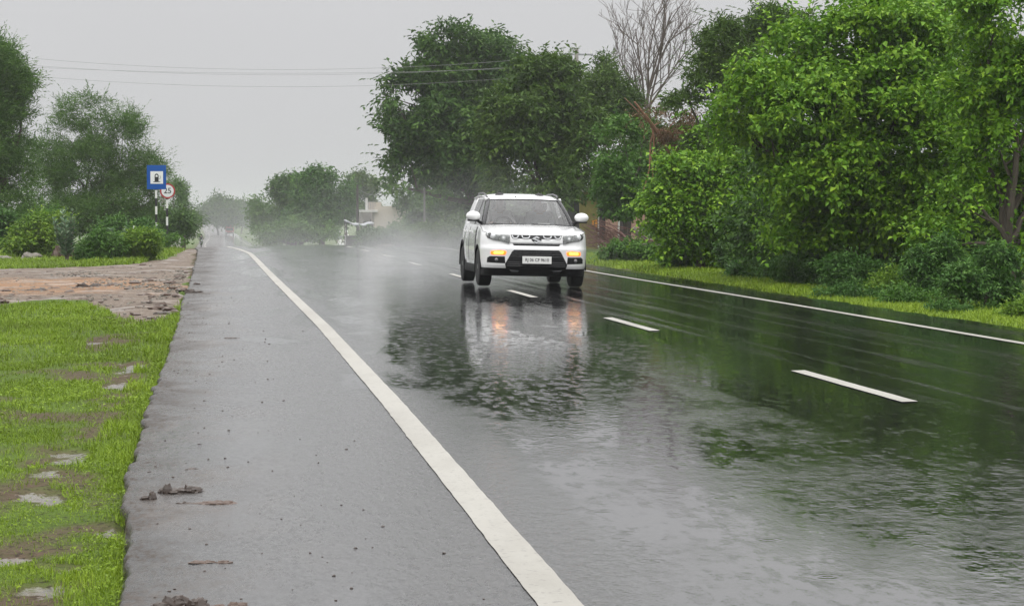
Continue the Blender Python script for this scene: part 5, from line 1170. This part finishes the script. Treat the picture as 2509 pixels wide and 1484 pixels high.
# driver and passenger
def occupant(label, x, hands, shirt, seed):
    o = empty('person', Vector(car.location)+Vector((x, 2.14, .80-.02*x)), (0, car.rotation_euler.y, 0)); tag(o, label, 'person', 'people inside the white car')
    J = seated(hands, {'l': (-.16, -.78, -.24), 'r': (.16, -.78, -.24)}, lean=-.12, seat=-.04, knee_out=.05, knee_y=-.44, knee_z=.06)
    b = body('body', J, EDGES, RAD, (M['skin'], M[shirt], M['cloth_dark']), o, CUT); c = Vector(J['crown']); hair(o, (c.x, c.y+.03, c.z-.01)); return o
occupant('driver in a pale shirt holding the steering wheel behind the windscreen', -.36, {'l': (-.17, -.46, .28), 'r': (.17, -.46, .28)}, 'cloth_pink', 1)
occupant('front passenger in a grey shirt behind the windscreen', .36, {'l': (-.14, -.36, .08), 'r': (.14, -.36, .08)}, 'cloth_grey', 2)

# ------------------------------------------------------------------ far road users
def two_wheeler(name, label, loc, rz, paint, scooter, group=None):
    """points along -y"""
    t = empty(name, loc, (0, 0, rz)); tag(t, label, 'scooter' if scooter else 'motorcycle', group); r = .23 if scooter else .30
    for y in (-.62, .60):
        m = MB(); m.lathe([(-.05, r*.6), (-.055, r*.85), (-.03, r), (.03, r), (.055, r*.85), (.05, r*.6)], (0, 0, 0), 'x', 20); w = m.build('wheel', M['rubber'], t, smooth=True); w.location = (0, y, r)
        m = MB(); m.lathe([(-.03, r*.62), (.03, r*.62)], (0, 0, 0), 'x', 16); m.build('rim', M['alloy'], w)
    m = MB()
    if scooter:
        m.box((0, -.48, .62), (.40, .10, .62), rot=Matrix.Rotation(.2, 3, 'X'), bev=.05); m.box((0, -.12, .30), (.34, .7, .10), bev=.04); m.box((0, .48, .52), (.36, .75, .36), bev=.10); m.box((0, -.62, .42), (.16, .36, .10), bev=.04)
    else:
        m.box((0, -.10, .80), (.26, .50, .24), bev=.09); m.box((0, -.05, .45), (.24, .42, .34), bev=.06); m.box((0, .52, .72), (.22, .5, .14), bev=.05); m.tube([(0, -.62, .30), (0, -.42, .95)], .04, 8)
    m.build('body', M[paint], t, smooth=True)
    m = MB(); m.box((0, .28, .80), (.28, .75, .10), bev=.04); m.build('seat', M['cloth_dark'], t, smooth=True)
    m = MB(); m.tube([(-.34, -.36, 1.02), (-.15, -.42, 1.0), (.15, -.42, 1.0), (.34, -.36, 1.02)], .018, 8); m.tube([(0, -.44, .9), (0, -.42, 1.0)], .03, 8); m.build('handlebar', M['black_plastic'], t, smooth=True)
    m = MB(); m.ball((0, -.55, .90), (.10, .07, .09), 14, 8); m.build('headlight', M['chrome'], t, smooth=True)
    for s in (-1, 1):
        m = MB(); m.tube([(s*.28, -.38, 1.0), (s*.36, -.36, 1.14)], .008, 5); m.ball((s*.38, -.36, 1.17), (.05, .015, .04), 10, 6); m.build('mirror', M['black_plastic'], t, smooth=True)
    return t
def rider(label, loc, rz, shirt, legs, head, hmat, name_h, group=None):
    o = empty('person', loc, (0, 0, rz)); tag(o, label, 'person', group)
    J = seated({'l': (-.30, -.42, .22), 'r': (.30, -.42, .22)}, {'l': (-.18, -.30, -.46), 'r': (.18, -.30, -.46)}, lean=.08, seat=.0, knee_out=.10, knee_y=-.40, knee_z=-.06)
    body('body', J, EDGES, RAD, (M['skin'], M[shirt], M[legs]), o, CUT); c = Vector(J['head']); hair(o, (c.x, c.y+.015, c.z+.035), hmat, head, name_h); return o
def roadp(px, Y, on=True):
    x = P(px, 590, Y).x; return Vector((x, Y, float(road_z(x, Y) if on and edge_l(Y) < x < edge_r(Y) else ground_z(x, Y))))
p = roadp(493, 296); two_wheeler('motorcycle', 'dark motorcycle riding on the far left road edge beyond the crest', p, 0, 'cloth_dark', False); rider('rider in dark clothes on the far motorcycle', p+Vector((0, .22, .90)), 0, 'cloth_dark', 'cloth_grey', (.125, .14, .13), 'cloth_dark', 'helmet')
p = roadp(848, 186); two_wheeler('scooter', 'white scooter stopped on the right verge left of the misty bushes', p, .25, 'cloth_white', True); rider('person in white clothes and white head wrap on the scooter', p+Vector((0, .2, .88)), .25, 'cloth_white', 'cloth_white', (.14, .15, .13), 'cloth_white', 'head_wrap')
def standing(label, loc, rz):
    o = empty('person', loc, (0, 0, rz)); tag(o, label, 'person')
    J = dict(pelvis=(0, 0, .93), waist=(0, -.01, 1.10), chest=(0, 0, 1.30), neck=(0, -.01, 1.46), jaw=(0, -.035, 1.525), head=(0, -.02, 1.60), crown=(0, -.01, 1.665), nose=(0, -.115, 1.565))
    for s_, k in (('l', -1), ('r', 1)):
        J.update({'hip'+s_: (k*.09, 0, .90), 'knee'+s_: (k*.10, -.02, .50), 'ankle'+s_: (k*.105, .02, .09), 'toe'+s_: (k*.12, -.14, .04), 'sh'+s_: (k*.185, 0, 1.38), 'elb'+s_: (k*.23, .03, 1.10), 'wr'+s_: (k*.24, -.05, .86), 'hand'+s_: (k*.24, -.07, .78),
                  'f1'+s_: (k*.24-.015, -.08, .69), 'f2'+s_: (k*.24, -.085, .68), 'f3'+s_: (k*.24+.015, -.08, .695), 'th'+s_: (k*.215, -.10, .74)})
    body('body', J, EDGES, RAD, (M['skin'], M['cloth_grey'], M['cloth_white']), o, CUT); hair(o, (0, -.01, 1.635), 'cloth_pink', (.11, .12, .10), 'cap')
    m = MB(); m.grid(lambda a, t: (math.cos(2*math.pi*a)*(.17+.07*t), math.sin(2*math.pi*a)*(.135+.05*t), .98-.62*t), 20, 6); m.build('wrap_skirt', M['cloth_white'], o, smooth=True, solid=.01)
standing('person in a grey top and white lower wrap standing left of the scooter', roadp(832, 192), .4)
def truck(label, px, Y, paint, w, h, L, on_right):
    p = roadp(px, Y); t = empty('truck', p, (0, 0, 0)); tag(t, label, 'truck')
    m = MB(); m.box((0, 1.0, h*.42), (w*.94, 1.8, h*.58), bev=.12); m.build('cab', M[paint], t, smooth=True)
    m = MB(); m.box((0, 1.9+L/2, h*.62), (w, L, h*.72), bev=.06); m.build('cargo_body', M[paint], t, smooth=True)
    m = MB(); m.box((0, .085, h*.55), (w*.80, .05, h*.20), bev=.02); m.build('windscreen', M['dark_trim'], t)
    m = MB(); m.box((0, .05, h*.19), (w*.96, .16, .28), bev=.04); m.build('bumper', M['truck_grey'], t)
    for s in (-1, 1):
        m = MB(); m.ball((s*w*.36, .08, h*.29), (.13, .05, .11), 12, 8); m.build('headlight', M['sign_white'], t, smooth=True)
        for y in (1.1, 1.9+L*.8):
            m = MB(); m.lathe([(-.13, .3), (-.14, .45), (.14, .45), (.13, .3)], (s*(w/2-.2), y, .45), 'x', 18); m.build('wheel', M['rubber'], t, smooth=True)
truck('hazy red lorry coming up the far road', 563, 640, 'truck_red', 2.45, 2.9, 4, True)
truck('faint grey lorry at the far end of the left lane', 492, 980, 'truck_grey', 2.3, 2.7, 4, False)
def far_car():
    p = roadp(471, 560, True); t = empty('distant_car', p); tag(t, 'far grey car in the spray showing one red tail light', 'car')
    m = MB(); m.box((0, 0, .62), (1.6, 3.6, .62), bev=.12); m.box((0, .1, 1.12), (1.4, 1.9, .55), bev=.16, taper=.9); m.build('body', M['truck_grey'], t, smooth=True)
    m = MB(); m.box((0, -.87, 1.13), (1.15, .06, .34), bev=.02); m.build('rear_window', M['dark_trim'], t)
    for s in (-1, 1):
        for y in (-1.15, 1.2):
            q = MB(); q.lathe([(-.09, .2), (-.1, .3), (.1, .3), (.09, .2)], (s*.70, y, .3), 'x', 16); q.build('wheel', M['rubber'], t, smooth=True)
        m = MB(); m.box((s*.62, -1.79, .78), (.26, .06, .20), bev=.02); m.build('tail_light', M['tail'] if s < 0 else M['sign_red'], t)
far_car()

# ------------------------------------------------------------------ rain haze and road spray
def vol(name, dens, col=(.93, .94, .96), aniso=.1):
    m_ = bpy.data.materials.new(name); m_.use_nodes = True; t = m_.node_tree; t.nodes.remove(t.nodes['Principled BSDF'])
    v = t.nodes.new('ShaderNodeVolumePrincipled'); v.inputs['Color'].default_value = (*col, 1); v.inputs['Density'].default_value = dens; v.inputs['Anisotropy'].default_value = aniso
    t.links.new(v.outputs[0], t.nodes['Material Output'].inputs['Volume']); return m_
m = MB(); m.box((0, 1285, 5.2), (4880, 2740, 24)); tag(m.build('haze', vol('haze_air', .00045, (.74, .75, .77))), kind='stuff')
def spray(name, label, c, d, dens, h, y_soft, x_soft, nsc=.5, slope=None, plumes=None):
    """a bank of droplets: thickest at the road, thinning upwards and towards its sides"""
    t = NT(name+'_mist'); t.n.remove(t.b); xyz = t.new('ShaderNodeSeparateXYZ'); t.l.new(t.pos(), xyz.inputs[0])
    X, Y, Z = xyz.outputs
    z0 = c[2]-d[2]/2
    if slope: Z = t.math('SUBTRACT', Z, t.math('MULTIPLY', t.math('SUBTRACT', Y, slope[0]), slope[1])); 
    zz = t.math('POWER', 2.718, t.math('MULTIPLY', t.math('SUBTRACT', Z, 0.0 if slope is None else slope[2]), -1/h))
    ax = t.math('ABSOLUTE', t.math('SUBTRACT', X, c[0])); ay = t.math('ABSOLUTE', t.math('SUBTRACT', Y, c[1]))
    def soft(a, half, w):
        n = t.new('ShaderNodeMapRange', interpolation_type='SMOOTHSTEP'); t.set(n.inputs[0], a); n.inputs[1].default_value = half-w; n.inputs[2].default_value = half; n.inputs[3].default_value = 1; n.inputs[4].default_value = 0; return n.outputs[0]
    top = soft(Z, z0+d[2], h) if slope is None else 1.0
    nz = t.ramp(t.noise(nsc, (1, .5, 1.3), detail=3), [(.40, .08), (.62, 1.8)])
    f = t.math('MULTIPLY', t.math('MULTIPLY', zz, soft(ax, d[0]/2, x_soft)), t.math('MULTIPLY', soft(ay, d[1]/2, y_soft), nz))
    f = t.math('MULTIPLY', t.math('MULTIPLY', f, top), dens)
    if plumes:
        g = .55
        for px_, w_ in plumes:
            q = t.math('MULTIPLY', t.math('SUBTRACT', X, px_), 1/w_); e_ = t.math('POWER', 2.718, t.math('MULTIPLY', t.math('MULTIPLY', q, q), -1.0)); g = t.math('MULTIPLY_ADD', e_, 1.9, g)
        f = t.math('MULTIPLY', f, g)
    v = t.new('ShaderNodeVolumePrincipled'); v.inputs['Color'].default_value = (.72, .725, .74, 1); v.inputs['Anisotropy'].default_value = .1; t.l.new(f, v.inputs['Density'])
    t.l.new(v.outputs[0], t.out.inputs['Volume'])
    m = MB(); m.box(c, d); tag(m.build('road_spray', t.m), label, 'spray', kind='stuff')
spray('near', 'grey spray thrown up behind the white car', (5.0, 52, 1.3), (7.5, 22, 2.9), .050, .60, 7, 2.2, .9, plumes=((4.2, .55), (5.95, .55)))
spray('crest', 'thin mist of spray over the crest of the road', (5.5, 80, 1.3), (14, 58, 3.0), .016, .75, 20, 5, .35)
spray('far', 'spray and rain mist hanging over the far road', (-4, 520, -1.0), (70, 640, 9), .0012, 5.0, 160, 18, .05, (300, -.006, -3.5))
